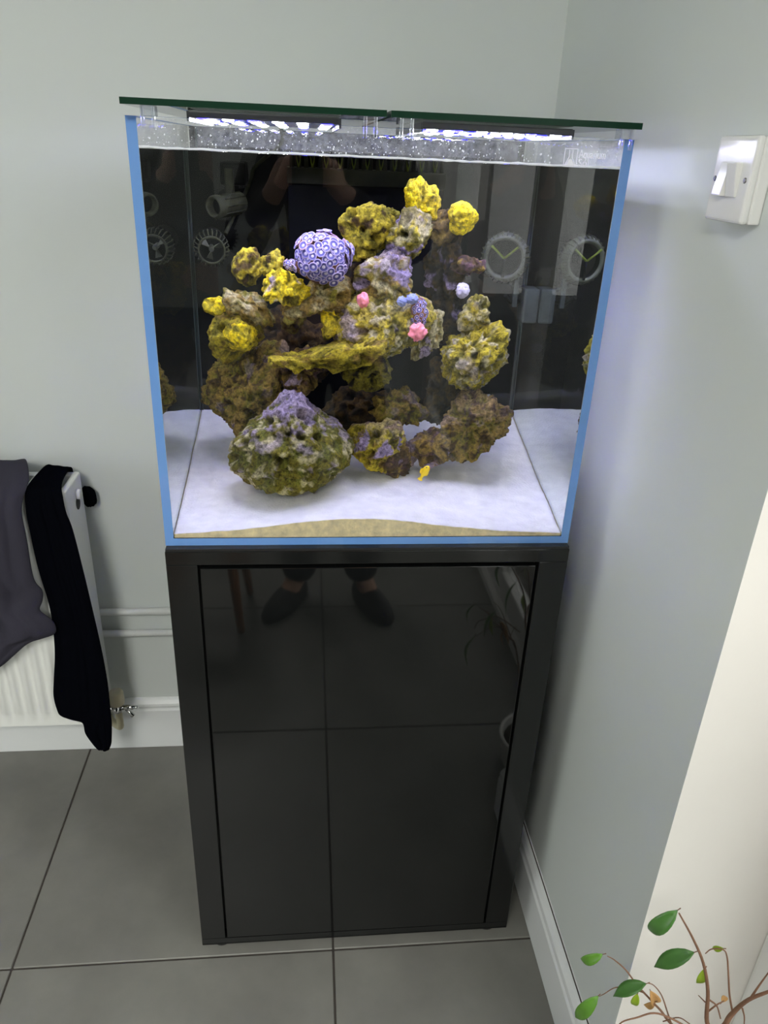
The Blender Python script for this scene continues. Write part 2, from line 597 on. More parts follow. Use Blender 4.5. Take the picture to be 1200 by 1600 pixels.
# ------------------------------------------------------------------ aquarium cabinet
ZT = 0.888
cab = thing('aquarium_cabinet', (0, 0, 0), 'gloss black aquarium cabinet with one plain door under the tank', 'cabinet')
G = MT['black_satin']
box('top_rail', (-0.3, 0, 0.862), (0.3, 0.03, ZT - 0.004), G, cab, 0.0012)
box('top_board', (-0.3, 0.03, 0.862), (0.3, 0.515, ZT - 0.004), G, cab, 0.001)
box('foam_mat', (-0.299, 0.001, ZT - 0.004), (0.299, 0.515, ZT), MT['black_matte'], cab)
box('stile', (-0.3, 0, 0.036), (-0.2555, 0.03, 0.8618), G, cab, 0.0012)
box('stile', (0.2555, 0, 0.036), (0.3, 0.03, 0.8618), G, cab, 0.0012)
box('side_panel', (-0.2995, 0.03, 0.018), (-0.28, 0.515, 0.862), G, cab)
box('side_panel', (0.28, 0.03, 0.018), (0.2995, 0.515, 0.862), G, cab)
box('back_panel', (-0.28, 0.50, 0.018), (0.28, 0.515, 0.862), MT['black_matte'], cab)
box('bottom_board', (-0.3, 0.0, 0.018), (0.3, 0.5, 0.0355), G, cab, 0.001)
dr = box('door', (-0.2515, -0.0015, 0.0395), (0.2505, 0.018, 0.8565), MT['black_gloss'], cab, 0.001)
box('inner_frame', (-0.256, 0.02, 0.036), (0.256, 0.03, 0.8618), MT['black_matte'], cab)
for x in (-0.265, 0.265):
    for y in (0.03, 0.47):
        lathe('foot', [(0.020, 0), (0.021, 0.003), (0.021, 0.008), (0.012, 0.012), (0.012, 0.0182)], MT['black_matte'], cab, base=(x, y, 0))

# ------------------------------------------------------------------ aquarium
Z0, ZR, ZW = ZT, 1.441, 1.408         # base, rim, water level
D = 0.518
aq = thing('aquarium', (0, 0, Z0), 'square rimless glass aquarium filled with water on the black cabinet', 'aquarium')


def pane(name, lo, hi, glass_side, edges=None):
    """glass_side: axis/sign whose face reflects; edges: (axis, sign, material slot)"""
    bm = bmesh.new()
    o = Vector((0, 0, Z0))
    a_box(bm, Vector(lo) - o, Vector(hi) - o)
    bm.normal_update()
    for f in bm.faces:
        f.material_index = 1
        ax, sg = glass_side
        if f.normal[ax] * sg > 0.9:
            f.material_index = 0
        for ax, sg in edges or ():
            if f.normal[ax] * sg > 0.9:
                f.material_index = 2
    return obj(name, bm, [MT['glass'], MT['clear'], MT['edge_led_tint']], aq)


pane('front_pane', (-0.3, 0, Z0), (0.3, 0.0118, ZR), (1, -1), [(2, 1)])
pane('side_pane', (-0.3, 0.012, Z0 + 0.012), (-0.2878, D, ZR), (0, -1), [(1, -1), (2, 1)])
pane('side_pane', (0.2878, 0.012, Z0 + 0.012), (0.3, D, ZR), (0, 1), [(1, -1), (2, 1)])
pane('back_pane', (-0.2876, 0.506, Z0 + 0.012), (0.2876, D, ZR), (1, -1), [(2, 1)])
pane('bottom_pane', (-0.3, 0.012, Z0 + 0.0003), (0.3, D, Z0 + 0.012), (2, 1), [(1, -1)])
box('back_film', (-0.299, D + 0.0004, 0.012), (0.299, D + 0.002, ZR - Z0), MT['film'], aq)
for s in (-1, 1):                      # silicone seams in the back corners
    lathe_pts = [(s * 0.2855, 0.5035, 0.014), (s * 0.2855, 0.5035, ZR - Z0)]
    tube('silicone_seam', lathe_pts, 0.0018, MT['silicone'], aq, 6)
WX, WY0, WY1 = 0.2875, YF, 0.5058
bm = bmesh.new()
zb = 0.0125
v = [bm.verts.new(p) for p in ((-WX, WY0, zb), (WX, WY0, zb), (WX, WY1, zb), (-WX, WY1, zb))]
u = [bm.verts.new((p.co.x, p.co.y, ZW - Z0)) for p in v]
for vs, mi in (((v[0], v[1], u[1], u[0]), 0), ((v[1], v[2], u[2], u[1]), 1), ((v[3], v[0], u[0], u[3]), 1), ((u[0], u[1], u[2], u[3]), 2)):
    bm.faces.new(vs).material_index = mi
obj('water', bm, [MT['water_front'], MT['water_side'], MT['water_top']], aq)
# bright meniscus glint painted as a white strip, dried salty splashes over it
bm = bmesh.new()
pts = [(-0.2874 + 0.5748 * i / 120, 0.0122, ZW - Z0 + 0.0016 + 0.0008 * noise.noise(Vector((i * 0.23, 0, 0)))) for i in range(121)]
rr = [0.0013 + 0.0007 * noise.noise(Vector((i * 0.5, 3, 0))) for i in range(121)]
a_tube(bm, pts, rr, 6)
obj('waterline_glint', bm, MT['salt_glint'], aq)
bm = bmesh.new()
for k in range(420):
    x = rnd.uniform(-0.285, 0.285)
    z = ZW - Z0 + 0.004 + 0.029 * rnd.random() ** 1.3
    r = rnd.choice((0.0004, 0.0004, 0.0005, 0.0007, 0.001))
    q = bmesh.ops.create_icosphere(bm, subdivisions=1, radius=r)['verts']
    for vv in q:
        vv.co = Vector((vv.co.x, vv.co.y * 0.3, vv.co.z * rnd.uniform(0.8, 1.6))) + Vector((x, 0.0122, z))
tag(obj('salt_splash', bm, MT['salt_glint'], aq), kind='stuff')

m = bpy.data.materials.new('salt_mist')
m.use_nodes = True
nt = m.node_tree
nt.nodes.remove(nt.nodes['Principled BSDF'])
_t = nt.nodes.new('ShaderNodeBsdfTransparent')
_d = nt.nodes.new('ShaderNodeBsdfDiffuse')
_d.inputs[0].default_value = (0.8, 0.82, 0.86, 1)
_n = nt.nodes.new('ShaderNodeTexNoise')
_n.inputs['Scale'].default_value = 130
_n.inputs['Detail'].default_value = 5
_n.inputs['Roughness'].default_value = 0.75
_r = nt.nodes.new('ShaderNodeMapRange')
for i_, v_ in ((1, 0.35), (2, 0.75), (3, 0.03), (4, 0.34)):
    _r.inputs[i_].default_value = v_
_x = nt.nodes.new('ShaderNodeMixShader')
_c = nt.nodes.new('ShaderNodeTexCoord')
nt.links.new(_c.outputs['Object'], _n.inputs['Vector'])
nt.links.new(_n.outputs[0], _r.inputs[0])
nt.links.new(_r.outputs[0], _x.inputs[0])
nt.links.new(_t.outputs[0], _x.inputs[1])
nt.links.new(_d.outputs[0], _x.inputs[2])
nt.links.new(_x.outputs[0], nt.nodes['Material Output'].inputs[0])
for y_ in (0.5055, 0.0121):
    bm = bmesh.new()
    vs = [bm.verts.new((x_, y_, z_)) for x_, z_ in ((-0.287, ZW - Z0 + 0.003), (0.287, ZW - Z0 + 0.003), (0.287, ZR - Z0 - 0.001), (-0.287, ZR - Z0 - 0.001))]
    bm.faces.new(vs)
    obj('salt_film', bm, m, aq)

# maker's mark printed on the front pane
mk = bpy.data.objects.new('printed_mark', None)
link(mk, aq)
px0 = yp(880, 260, -0.0006)


def flat_bar(bm, a, b, wd):
    a, b = Vector(a), Vector(b)
    t = (b - a).normalized()
    n = Vector((-t.z, 0, t.x)) * wd / 2
    vs = [a + n, a - n, b - n, b + n]
    f0 = [bm.verts.new((p.x, 0, p.z)) for p in vs]
    f1 = [bm.verts.new((p.x, 0.0004, p.z)) for p in vs]
    bm.faces.new(f0)
    bm.faces.new(f1[::-1])
    for i in range(4):
        bm.faces.new((f0[i], f0[(i + 1) % 4], f1[(i + 1) % 4], f1[i]))


bm = bmesh.new()
W_, H_ = 0.0155, 0.0195
for a, b in (((0, 0, 0), (W_, 0, 0)), ((W_, 0, 0), (W_, 0, H_)), ((W_, 0, H_), (0, 0, H_)), ((0, 0, H_), (0, 0, 0))):
    flat_bar(bm, a, b, 0.0007)
fk = [(0.0048, 0.0178), (0.0058, 0.0178), (0.0058, 0.0105), (0.0012, 0.0012), (0.0143, 0.0012), (0.0097, 0.0105), (0.0097, 0.0178), (0.0107, 0.0178)]
for a, b in zip(fk, fk[1:]):
    flat_bar(bm, (a[0], 0, a[1]), (b[0], 0, b[1]), 0.0007)
for k in range(6):
    z = 0.002 + k * 0.0011
    hw = 0.0052 - k * 0.00062
    flat_bar(bm, (W_ / 2 - hw, 0, z), (W_ / 2 + hw, 0, z), 0.0012)
obj('flask_emblem', bm, MT['print'], mk, loc=(px0.x, -0.0006, px0.z - Z0))
for i, (txt, sz, z) in enumerate((('Aquarium', 0.0135, 0.0098), ('Sol', 0.0125, 0.0006))):
    cu = bpy.data.curves.new('lettering', 'FONT')
    cu.body = txt
    cu.size = sz
    cu.extrude = 0.0002
    tmp = bpy.data.objects.new('tmp', cu)
    me = tmp.to_mesh().copy()
    tmp.to_mesh_clear()
    me.materials.append(MT['print'])
    bpy.data.objects.remove(tmp)
    o = bpy.data.objects.new('lettering', me)
    link(o, mk)
    wdt = max(vv.co.x for vv in me.vertices)
    sc = (0.033 if i == 0 else 0.0135) / wdt
    o.scale = (sc, 1, 1)
    o.rotation_euler = (PI / 2, 0, 0)
    o.location = (px0.x + 0.0175, -0.0004, px0.z - Z0 + z)

# ------------------------------------------------------------------ glass covers on clips, LED lamps under them
ZL = 1.4520


def cover(x0, x1, label, clips):
    t = thing('glass_cover', ((x0 + x1) / 2, 0.25, ZL), label, 'lid')
    bm = bmesh.new()
    a_box(bm, (x0, -0.002, ZL), (x1, 0.520, ZL + 0.007))
    bm.normal_update()
    for f in bm.faces:
        f.material_index = 0 if abs(f.normal.z) > 0.9 else 1
    for v_ in bm.verts:
        v_.co -= t.location
    obj('glass_sheet', bm, [MT['lid_glass'], MT['edge_green']], t)
    for cx, cy in clips:
        bm = bmesh.new()
        for dx in (-0.008, 0.004):
            a_box(bm, (cx + dx, cy - 0.004, ZR - 0.012), (cx + dx + 0.004, cy - 0.0003, ZL - 0.0002), 0.0008)
        a_box(bm, (cx - 0.008, cy - 0.0003, ZR + 0.0003), (cx + 0.008, cy + 0.016, ZL - 0.0002), 0.0008)
        for v_ in bm.verts:
            v_.co -= t.location
        c = obj('clip', bm, MT['acrylic'], t)
        c['label'] = 'clear acrylic support clip'
    return t


cover(-0.3015, -0.0035, 'left glass cover with dark green edge on the aquarium rim', [(-0.272, 0.0), (-0.022, 0.0)])
cover(0.0015, 0.3015, 'right glass cover with dark green edge on the aquarium rim', [(0.020, 0.0), (0.284, 0.0)])

bmw = bmesh.new()
a_lathe(bmw, [(0.0072, 0), (0.0068, -0.0008), (0.005, -0.0016), (0.0024, -0.002)], 10)
bmesh.ops.recalc_face_normals(bmw, faces=bmw.faces)
led_me = {}
for k in ('led_white', 'led_blue'):
    me = bpy.data.meshes.new('led')
    bmw.to_mesh(me)
    me.materials.append(MT[k])
    led_me[k] = me
bmw.free()


def lamp(x0, x1, label, seed):
    r2 = random.Random(seed)
    t = thing('led_lamp', ((x0 + x1) / 2, 0.195, ZL - 0.001), label, 'lamp')
    box('housing', (x0 - t.location.x, -0.145, -0.008), (x1 - t.location.x, 0.145, 0), MT['led_body'], t, 0.002)
    for e_ in (x0, x1):
        box('spill_baffle', (e_ - t.location.x - 0.0015, -0.145, -0.012), (e_ - t.location.x + 0.0015, 0.145, -0.001), MT['led_body'], t)  # lip added to cut sideways LED spill onto the wall
    nx, ny = 6, 5
    for i in range(nx):
        for j in range(ny):
            k = 'led_blue' if (i * 2 + j * 3 + seed) % 5 < 2 else 'led_white'
            o = bpy.data.objects.new('led', led_me[k])
            o.location = ((x1 - x0) * ((i + 0.5) / nx - 0.5), -0.125 + 0.25 * j / (ny - 1), -0.008)
            link(o, t)
            o['label'] = 'blue LED lens' if k == 'led_blue' else 'white LED lens'
    return t


lamp(-0.235, -0.055, 'flat LED lamp with blue and white dots under the left glass cover', 1)
lamp(0.045, 0.235, 'flat LED lamp with blue and white dots under the right glass cover', 3)

# ------------------------------------------------------------------ sand
def sand_h(x, y):
    t = (y - 0.0135) / 0.49
    front = 0.907 + 0.025 * math.exp(-((x + 0.02) / 0.16) ** 2) - 0.002
    back = 0.980 + 0.008 * math.sin(x * 9)
    h = front + (back - front) * (t * 0.75 + 0.25 * t * t)
    h += 0.0035 * noise.noise(Vector((x * 14, y * 14, 0.3))) * min(1, t * 4 + 0.3) + 0.0012 * noise.noise(Vector((x * 60, y * 60, 1)))
    return h


bm = bmesh.new()
nx, ny = 110, 90
gr = []
for j in range(ny + 1):
    row = []
    for i in range(nx + 1):
        x = -0.2868 + 0.5736 * i / nx
        y = 0.0135 + 0.4915 * j / ny
        row.append(bm.verts.new((x, y, sand_h(x, y))))
    gr.append(row)
for j in range(ny):
    for i in range(nx):
        bm.faces.new((gr[j][i], gr[j][i + 1], gr[j + 1][i + 1], gr[j + 1][i])).smooth = True
low = [bm.verts.new((p.co.x, p.co.y, 0.9005)) for p in gr[0]]
for i in range(nx):
    bm.faces.new((low[i], low[i + 1], gr[0][i + 1], gr[0][i])).material_index = 1
for e in (0, nx):
    col = [r[e] for r in gr]
    lw_ = [bm.verts.new((p.co.x, p.co.y, 0.9005)) for p in col]
    for j in range(ny):
        f = bm.faces.new((lw_[j], lw_[j + 1], col[j + 1], col[j]) if e else (lw_[j + 1], lw_[j], col[j], col[j + 1]))
        f.material_index = 1
s_ = obj('sand_bed', bm, [MT['sand'], MT['sand_front']])
tag(s_, 'bed of white sand sloping down to the front glass of the aquarium', 'sand', kind='stuff')

# ------------------------------------------------------------------ live rock
rock_mat = bpy.data.materials.new('live_rock')
rock_mat.use_nodes = True
nt = rock_mat.node_tree
B = nt.nodes['Principled BSDF']
B.inputs['Roughness'].default_value = 0.85
B.inputs['Specular IOR Level'].default_value = 0.25
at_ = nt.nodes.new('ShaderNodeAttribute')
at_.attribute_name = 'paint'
tc = nt.nodes.new('ShaderNodeTexCoord')
n1 = nt.nodes.new('ShaderNodeTexNoise')
n1.inputs['Scale'].default_value = 210
n1.inputs['Detail'].default_value = 6
n1.inputs['Roughness'].default_value = 0.7
nt.links.new(tc.outputs['Object'], n1.inputs['Vector'])
mr = nt.nodes.new('ShaderNodeMapRange')
mr.inputs[1].default_value = 0.3
mr.inputs[2].default_value = 0.7
mr.inputs[3].default_value = 0.18
mr.inputs[4].default_value = 2.0
nt.links.new(n1.outputs[0], mr.inputs[0])
mx = nt.nodes.new('ShaderNodeMix')
mx.data_type = 'RGBA'
mx.blend_type = 'MULTIPLY'
mx.inputs[0].default_value = 1
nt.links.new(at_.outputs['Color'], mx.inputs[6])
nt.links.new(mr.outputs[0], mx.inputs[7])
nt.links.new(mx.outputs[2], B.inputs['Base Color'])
bp = nt.nodes.new('ShaderNodeBump')
bp.inputs['Strength'].default_value = 1.0
bp.inputs['Distance'].default_value = 0.005
nt.links.new(n1.outputs[0], bp.inputs['Height'])
nt.links.new(bp.outputs[0], B.inputs['Normal'])

COL = {
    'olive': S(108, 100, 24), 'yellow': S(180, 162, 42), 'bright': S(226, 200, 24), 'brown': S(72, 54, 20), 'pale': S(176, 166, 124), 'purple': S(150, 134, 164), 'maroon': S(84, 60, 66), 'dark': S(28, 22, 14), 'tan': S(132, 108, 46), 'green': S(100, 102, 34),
}
COLV = {k: np.array(v[:3]) for k, v in COL.items()}


def ss(a, b, x):
    t = min(1, max(0, (x - a) / (b - a)))
    return t * t * (3 - 2 * t)


def rock(label, px, py, Y, rx, rz, ry=None, seed=0, cols=('olive', 'yellow', 'brown'), purple=0.0, ptop=0.0, rough=1.0, sub=5, tilt=0.0, shape=None, pit=1.0, cat='rock', name='live_rock', knob=1.0, rmat=None):
    c = atw(px, py, Y)
    k = mpp(px, py, Y)
    rx, rz = rx * k, rz * k
    ry = ry * k if ry else 0.5 * (rx + rz)
    rm = (rx * ry * rz) ** (1 / 3)
    GROW = 1.10
    rx, ry, rz = rx * GROW, ry * GROW, rz * GROW
    rm *= GROW
    bm = bmesh.new()
    bmesh.ops.create_icosphere(bm, subdivisions=sub, radius=1)
    cl = bm.verts.layers.float_color.new('paint')
    off = Vector((seed * 7.31, seed * 3.17, seed * 1.93))
    rr_ = random.Random(seed * 17 + 3)
    rot = Matrix.Rotation(-tilt, 3, 'Y')
    planes = []
    if not shape:
        for _ in range(8):
            n_ = Vector((rr_.gauss(0, 1), rr_.gauss(0, 1), rr_.gauss(0, 1))).normalized()
            planes.append((n_, rr_.uniform(0.55, 0.86)))
    ca, cb, cc = (COLV[x] for x in cols)
    cp = COLV['purple']
    A = min(0.0115, 0.32 * rm) * rough
    hd = min(0.021, 0.55 * rm) * pit
    N_, V_ = noise.noise, noise.voronoi
    for v_ in bm.verts:
        d = v_.co.normalized()
        if shape:
            q = Vector(shape(d, rx, ry, rz))
        else:
            acc = 1.0
            for n_, dk in planes:
                t_ = d.dot(n_) / dk
                if t_ > 0.55:
                    acc += t_ ** 9
            f_ = acc ** (-1 / 9) * 1.08
            q = Vector((d.x * rx * f_, d.y * ry * f_, d.z * rz * f_))
        w1 = N_(q * 21 + off)
        w2 = N_(q * 60 + off * 1.3)
        w3 = N_(q * 190 + off * 0.7)
        rg = 1 - 2.2 * abs(N_(q * 44 + off * 0.4 + Vector((w1, w2, 0)) * 0.5)) + 0.5 * (1 - 2.2 * abs(N_(q * 105 + off * 2.2)))
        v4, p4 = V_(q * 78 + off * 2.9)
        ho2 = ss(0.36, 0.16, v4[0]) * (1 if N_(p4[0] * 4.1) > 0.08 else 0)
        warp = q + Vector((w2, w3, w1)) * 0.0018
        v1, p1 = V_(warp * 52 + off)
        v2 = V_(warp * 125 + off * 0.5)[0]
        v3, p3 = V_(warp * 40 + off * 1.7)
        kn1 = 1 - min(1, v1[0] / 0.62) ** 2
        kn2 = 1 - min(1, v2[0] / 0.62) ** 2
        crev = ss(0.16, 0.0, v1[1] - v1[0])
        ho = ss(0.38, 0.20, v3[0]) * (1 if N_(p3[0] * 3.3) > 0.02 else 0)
        disp = A * (1.35 * w1 + 0.45 * w2 + 0.30 * w3 + 0.55 * (rg - 0.6) + knob * (0.30 * (kn1 - 0.5) + 0.22 * (kn2 - 0.5)) - 0.12 * crev) - hd * ho - 0.5 * A * ho2 * pit
        p = rot @ (q + d * disp)
        v_.co = p
        t = ss(-0.3, 0.3, w2 * 0.6 + w3 * 0.35 + (rg - 0.55) * 0.35)
        col = ca * (1 - t) + cb * t
        t2 = ss(0.0, 0.35, N_(q * 75 + off * 3.1) + 0.4 * w3 - 0.12)
        col = col * (1 - t2) + cc * t2
        if purple or ptop:
            up = ss(0.42, 0.66, d.z + 0.55 * w2 + 0.4 * w3 + 0.3 * w1) * ptop
            pa = max(up, ss(0.05, 0.2, N_(q * 38 + off * 2.1) + 0.25 * w3 - 0.36 + 0.35 * purple) * min(1, purple * 2.5))
            col = col * (1 - pa) + cp * pa
        col = col * (1 - 0.55 * max(ho, 0.9 * ho2, ss(0.25, -0.5, rg)))  # shade of holes and crevices painted into the rock colour
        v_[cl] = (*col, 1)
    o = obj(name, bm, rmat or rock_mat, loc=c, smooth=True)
    tag(o, label, cat, 'live rock in the aquarium')
    return o


def peak(d, rx, ry, rz):               # broad boulder with one point on top
    t = (d.z + 1) / 2
    w_ = float(np.interp(t, (0, 0.10, 0.28, 0.5, 0.7, 0.86, 0.95, 1), (0.45, 0.82, 1.02, 0.93, 0.72, 0.44, 0.24, 0.16)))
    if d.x > 0:
        w_ *= 1 + 0.16 * math.sin(PI * min(1, max(0, (t - 0.3) / 0.6)))
    r = math.hypot(d.x, d.y) + 1e-6
    f = w_ * min(1, r / 0.28) / r
    return (d.x * f * rx + 0.06 * rx * t, d.y * f * ry, d.z * rz)


def slab(d, rx, ry, rz):               # flat plate
    f = lambda x: math.copysign(abs(x) ** 0.72, x)
    w_ = 0.55 + 0.45 * min(1, (d.x + 1.1) * 0.8)
    return (f(d.x) * rx, f(d.y) * ry * w_, f(d.z) * rz * w_ - 0.004 * math.cos(d.x * 3))


R = rock
OY = ('olive', 'yellow', 'brown')
YB_ = ('yellow', 'bright', 'olive')
BO = ('brown', 'olive', 'dark')
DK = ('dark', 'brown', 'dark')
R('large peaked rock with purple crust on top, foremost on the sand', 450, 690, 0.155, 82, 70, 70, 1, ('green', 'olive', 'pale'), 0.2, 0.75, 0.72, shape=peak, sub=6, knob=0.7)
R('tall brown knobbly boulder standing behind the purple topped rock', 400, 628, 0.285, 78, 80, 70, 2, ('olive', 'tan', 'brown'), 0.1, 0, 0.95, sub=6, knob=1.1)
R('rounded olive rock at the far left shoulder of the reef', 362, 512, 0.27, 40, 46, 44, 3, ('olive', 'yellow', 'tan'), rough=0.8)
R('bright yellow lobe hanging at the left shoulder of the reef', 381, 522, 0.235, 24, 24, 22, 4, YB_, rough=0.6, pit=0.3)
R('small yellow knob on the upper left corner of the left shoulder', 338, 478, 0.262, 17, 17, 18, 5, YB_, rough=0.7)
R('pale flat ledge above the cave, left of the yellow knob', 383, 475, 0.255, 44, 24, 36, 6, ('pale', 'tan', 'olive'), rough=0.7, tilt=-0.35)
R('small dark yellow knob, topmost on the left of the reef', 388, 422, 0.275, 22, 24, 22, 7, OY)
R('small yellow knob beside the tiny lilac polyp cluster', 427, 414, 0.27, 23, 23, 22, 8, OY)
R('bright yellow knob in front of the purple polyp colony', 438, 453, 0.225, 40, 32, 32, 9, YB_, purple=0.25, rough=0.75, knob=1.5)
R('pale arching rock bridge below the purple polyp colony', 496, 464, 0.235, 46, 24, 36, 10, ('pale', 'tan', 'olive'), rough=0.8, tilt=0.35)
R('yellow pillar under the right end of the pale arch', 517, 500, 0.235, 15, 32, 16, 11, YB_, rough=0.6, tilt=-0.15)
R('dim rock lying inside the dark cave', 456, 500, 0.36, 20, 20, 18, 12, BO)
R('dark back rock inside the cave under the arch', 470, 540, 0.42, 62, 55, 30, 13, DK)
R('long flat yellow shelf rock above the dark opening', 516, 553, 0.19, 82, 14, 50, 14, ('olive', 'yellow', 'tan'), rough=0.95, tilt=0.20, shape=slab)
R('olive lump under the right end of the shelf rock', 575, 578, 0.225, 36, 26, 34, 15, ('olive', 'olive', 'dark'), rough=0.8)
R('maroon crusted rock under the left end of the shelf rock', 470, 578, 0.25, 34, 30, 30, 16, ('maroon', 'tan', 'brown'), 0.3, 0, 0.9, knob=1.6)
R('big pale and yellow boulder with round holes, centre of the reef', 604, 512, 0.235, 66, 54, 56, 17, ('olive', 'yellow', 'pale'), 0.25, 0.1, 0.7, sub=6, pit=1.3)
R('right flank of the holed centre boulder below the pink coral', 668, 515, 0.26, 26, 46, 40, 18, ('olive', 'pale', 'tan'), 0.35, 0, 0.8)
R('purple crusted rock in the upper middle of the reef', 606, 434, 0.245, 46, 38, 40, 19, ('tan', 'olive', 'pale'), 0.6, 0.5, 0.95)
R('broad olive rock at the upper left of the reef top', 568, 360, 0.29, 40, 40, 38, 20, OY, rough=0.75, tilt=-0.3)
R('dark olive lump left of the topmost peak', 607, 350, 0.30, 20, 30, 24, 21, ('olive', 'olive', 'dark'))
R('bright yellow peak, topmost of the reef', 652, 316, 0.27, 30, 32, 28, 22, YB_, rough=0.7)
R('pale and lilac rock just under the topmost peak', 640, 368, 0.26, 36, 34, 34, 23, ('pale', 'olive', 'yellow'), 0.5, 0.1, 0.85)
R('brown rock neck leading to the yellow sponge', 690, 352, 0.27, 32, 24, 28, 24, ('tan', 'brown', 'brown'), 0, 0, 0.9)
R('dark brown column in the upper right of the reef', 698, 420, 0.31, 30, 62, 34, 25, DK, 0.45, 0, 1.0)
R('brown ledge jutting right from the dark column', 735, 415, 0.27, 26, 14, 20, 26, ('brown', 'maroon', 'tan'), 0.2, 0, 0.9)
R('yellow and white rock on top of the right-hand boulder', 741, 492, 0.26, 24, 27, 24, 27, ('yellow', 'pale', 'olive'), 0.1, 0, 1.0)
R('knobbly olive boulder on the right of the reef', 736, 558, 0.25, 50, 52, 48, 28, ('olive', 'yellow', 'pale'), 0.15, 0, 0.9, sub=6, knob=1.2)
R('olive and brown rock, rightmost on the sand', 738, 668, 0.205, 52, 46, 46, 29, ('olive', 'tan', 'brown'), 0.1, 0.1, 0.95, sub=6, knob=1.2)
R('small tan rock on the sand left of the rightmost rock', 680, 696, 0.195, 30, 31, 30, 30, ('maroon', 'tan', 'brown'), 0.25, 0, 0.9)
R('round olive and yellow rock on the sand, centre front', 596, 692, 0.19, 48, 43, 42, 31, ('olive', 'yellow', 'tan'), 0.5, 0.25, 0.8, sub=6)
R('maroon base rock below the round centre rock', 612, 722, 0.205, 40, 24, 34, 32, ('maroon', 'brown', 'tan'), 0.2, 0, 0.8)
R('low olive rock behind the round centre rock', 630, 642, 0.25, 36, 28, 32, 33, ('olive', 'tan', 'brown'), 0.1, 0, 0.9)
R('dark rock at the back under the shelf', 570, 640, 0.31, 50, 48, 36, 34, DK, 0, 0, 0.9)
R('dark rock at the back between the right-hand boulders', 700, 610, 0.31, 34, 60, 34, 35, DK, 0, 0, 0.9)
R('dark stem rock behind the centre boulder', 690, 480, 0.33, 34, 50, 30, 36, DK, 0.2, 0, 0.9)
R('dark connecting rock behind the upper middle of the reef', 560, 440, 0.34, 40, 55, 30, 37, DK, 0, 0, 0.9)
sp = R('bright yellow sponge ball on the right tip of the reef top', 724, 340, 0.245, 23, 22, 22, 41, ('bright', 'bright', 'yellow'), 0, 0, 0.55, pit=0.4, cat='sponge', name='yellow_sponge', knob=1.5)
del sp['group']

# ------------------------------------------------------------------ corals
bm = bmesh.new()
a_lathe(bm, [(0.30, -0.35), (0.55, -0.12), (0.90, 0.0), (1.0, 0.12), (0.95, 0.22), (0.80, 0.22)], 14, mi=0, cap=False)
a_lathe(bm, [(0.80, 0.22), (0.66, 0.15), (0.34, 0.10)], 14, mi=1, cap=False)
a_lathe(bm, [(0.34, 0.10), (0.22, 0.17), (0.02, 0.18)], 14, mi=2, cap=False)
bmesh.ops.remove_doubles(bm, verts=bm.verts, dist=1e-4)
bmesh.ops.recalc_face_normals(bm, faces=bm.faces)
POLYP = {}
for k in ('rim_lilac', 'rim_pink'):
    me = bpy.data.meshes.new('polyp')
    bm.to_mesh(me)
    for x in (MT[k], MT['disc_blue'], MT['mouth']):
        me.materials.append(x)
    POLYP[k] = me
bm.free()


def polyps(name, label, px, py, Y, rx, rz, n, pr, facing, spread=0.35, cat='coral'):
    c = atw(px, py, Y)
    k = mpp(px, py, Y)
    t = thing(name, c, label, cat)
    A = Vector((rx * k, 0.9 * rx * k, rz * k))
    bm = bmesh.new()
    bmesh.ops.create_icosphere(bm, subdivisions=3, radius=1)
    for v_ in bm.verts:
        g = 0.95 * (1 + 0.30 * noise.noise(v_.co * 1.4 + c * 9) + 0.05 * noise.noise(v_.co * 5))
        v_.co = Vector((v_.co.x * A.x, v_.co.y * A.y, v_.co.z * A.z)) * g
    obj('base_tissue', bm, MT['mat_tissue'], t, smooth=True)
    f = Vector(facing).normalized()
    cnt = 0
    N = int(n * 2.2)
    for i in range(N):
        z = 1 - 2 * (i + 0.5) / N
        a = i * 2.399963
        d = Vector((math.sqrt(1 - z * z) * math.cos(a), math.sqrt(1 - z * z) * math.sin(a), z))
        if d.dot(f) < spread + 0.12 * noise.noise(d * 3):
            continue
        d = (d + Vector([rnd.uniform(-0.05, 0.05) for _ in range(3)])).normalized()
        bump = 1 + 0.30 * noise.noise(d * 1.4 + c * 9) + 0.05 * noise.noise(d * 5)
        nrm = Vector((d.x / A.x, d.y / A.y, d.z / A.z)).normalized()
        nrm = (nrm + Vector([rnd.uniform(-0.16, 0.16) for _ in range(3)])).normalized()
        o = bpy.data.objects.new('polyp', POLYP['rim_pink' if d.z > 0.45 and rnd.random() < 0.4 else 'rim_lilac'])
        o.location = Vector((d.x * A.x, d.y * A.y, d.z * A.z)) * bump
        o.rotation_mode = 'QUATERNION'
        o.rotation_quaternion = Vector((0, 0, 1)).rotation_difference(nrm)
        s = pr * k * rnd.uniform(0.8, 1.15)
        o.scale = (s, s, s)
        link(o, t)
        cnt += 1
    return t


polyps('zoanthid_colony', 'domed colony of purple button polyps on the upper left of the reef', 505, 404, 0.215, 45, 41, 92, 7.2, (0.15, -0.75, 0.55), -0.05)
polyps('zoanthid_colony', 'tiny cluster of lilac polyps left of the large purple polyp colony', 455, 415, 0.235, 11, 9, 16, 4.2, (0, -0.7, 0.7), 0.0)
polyps('zoanthid_colony', 'small lilac polyp patch on the right edge of the holed centre boulder', 655, 490, 0.21, 13, 22, 22, 4.2, (0.2, -0.8, 0.5), 0.0)


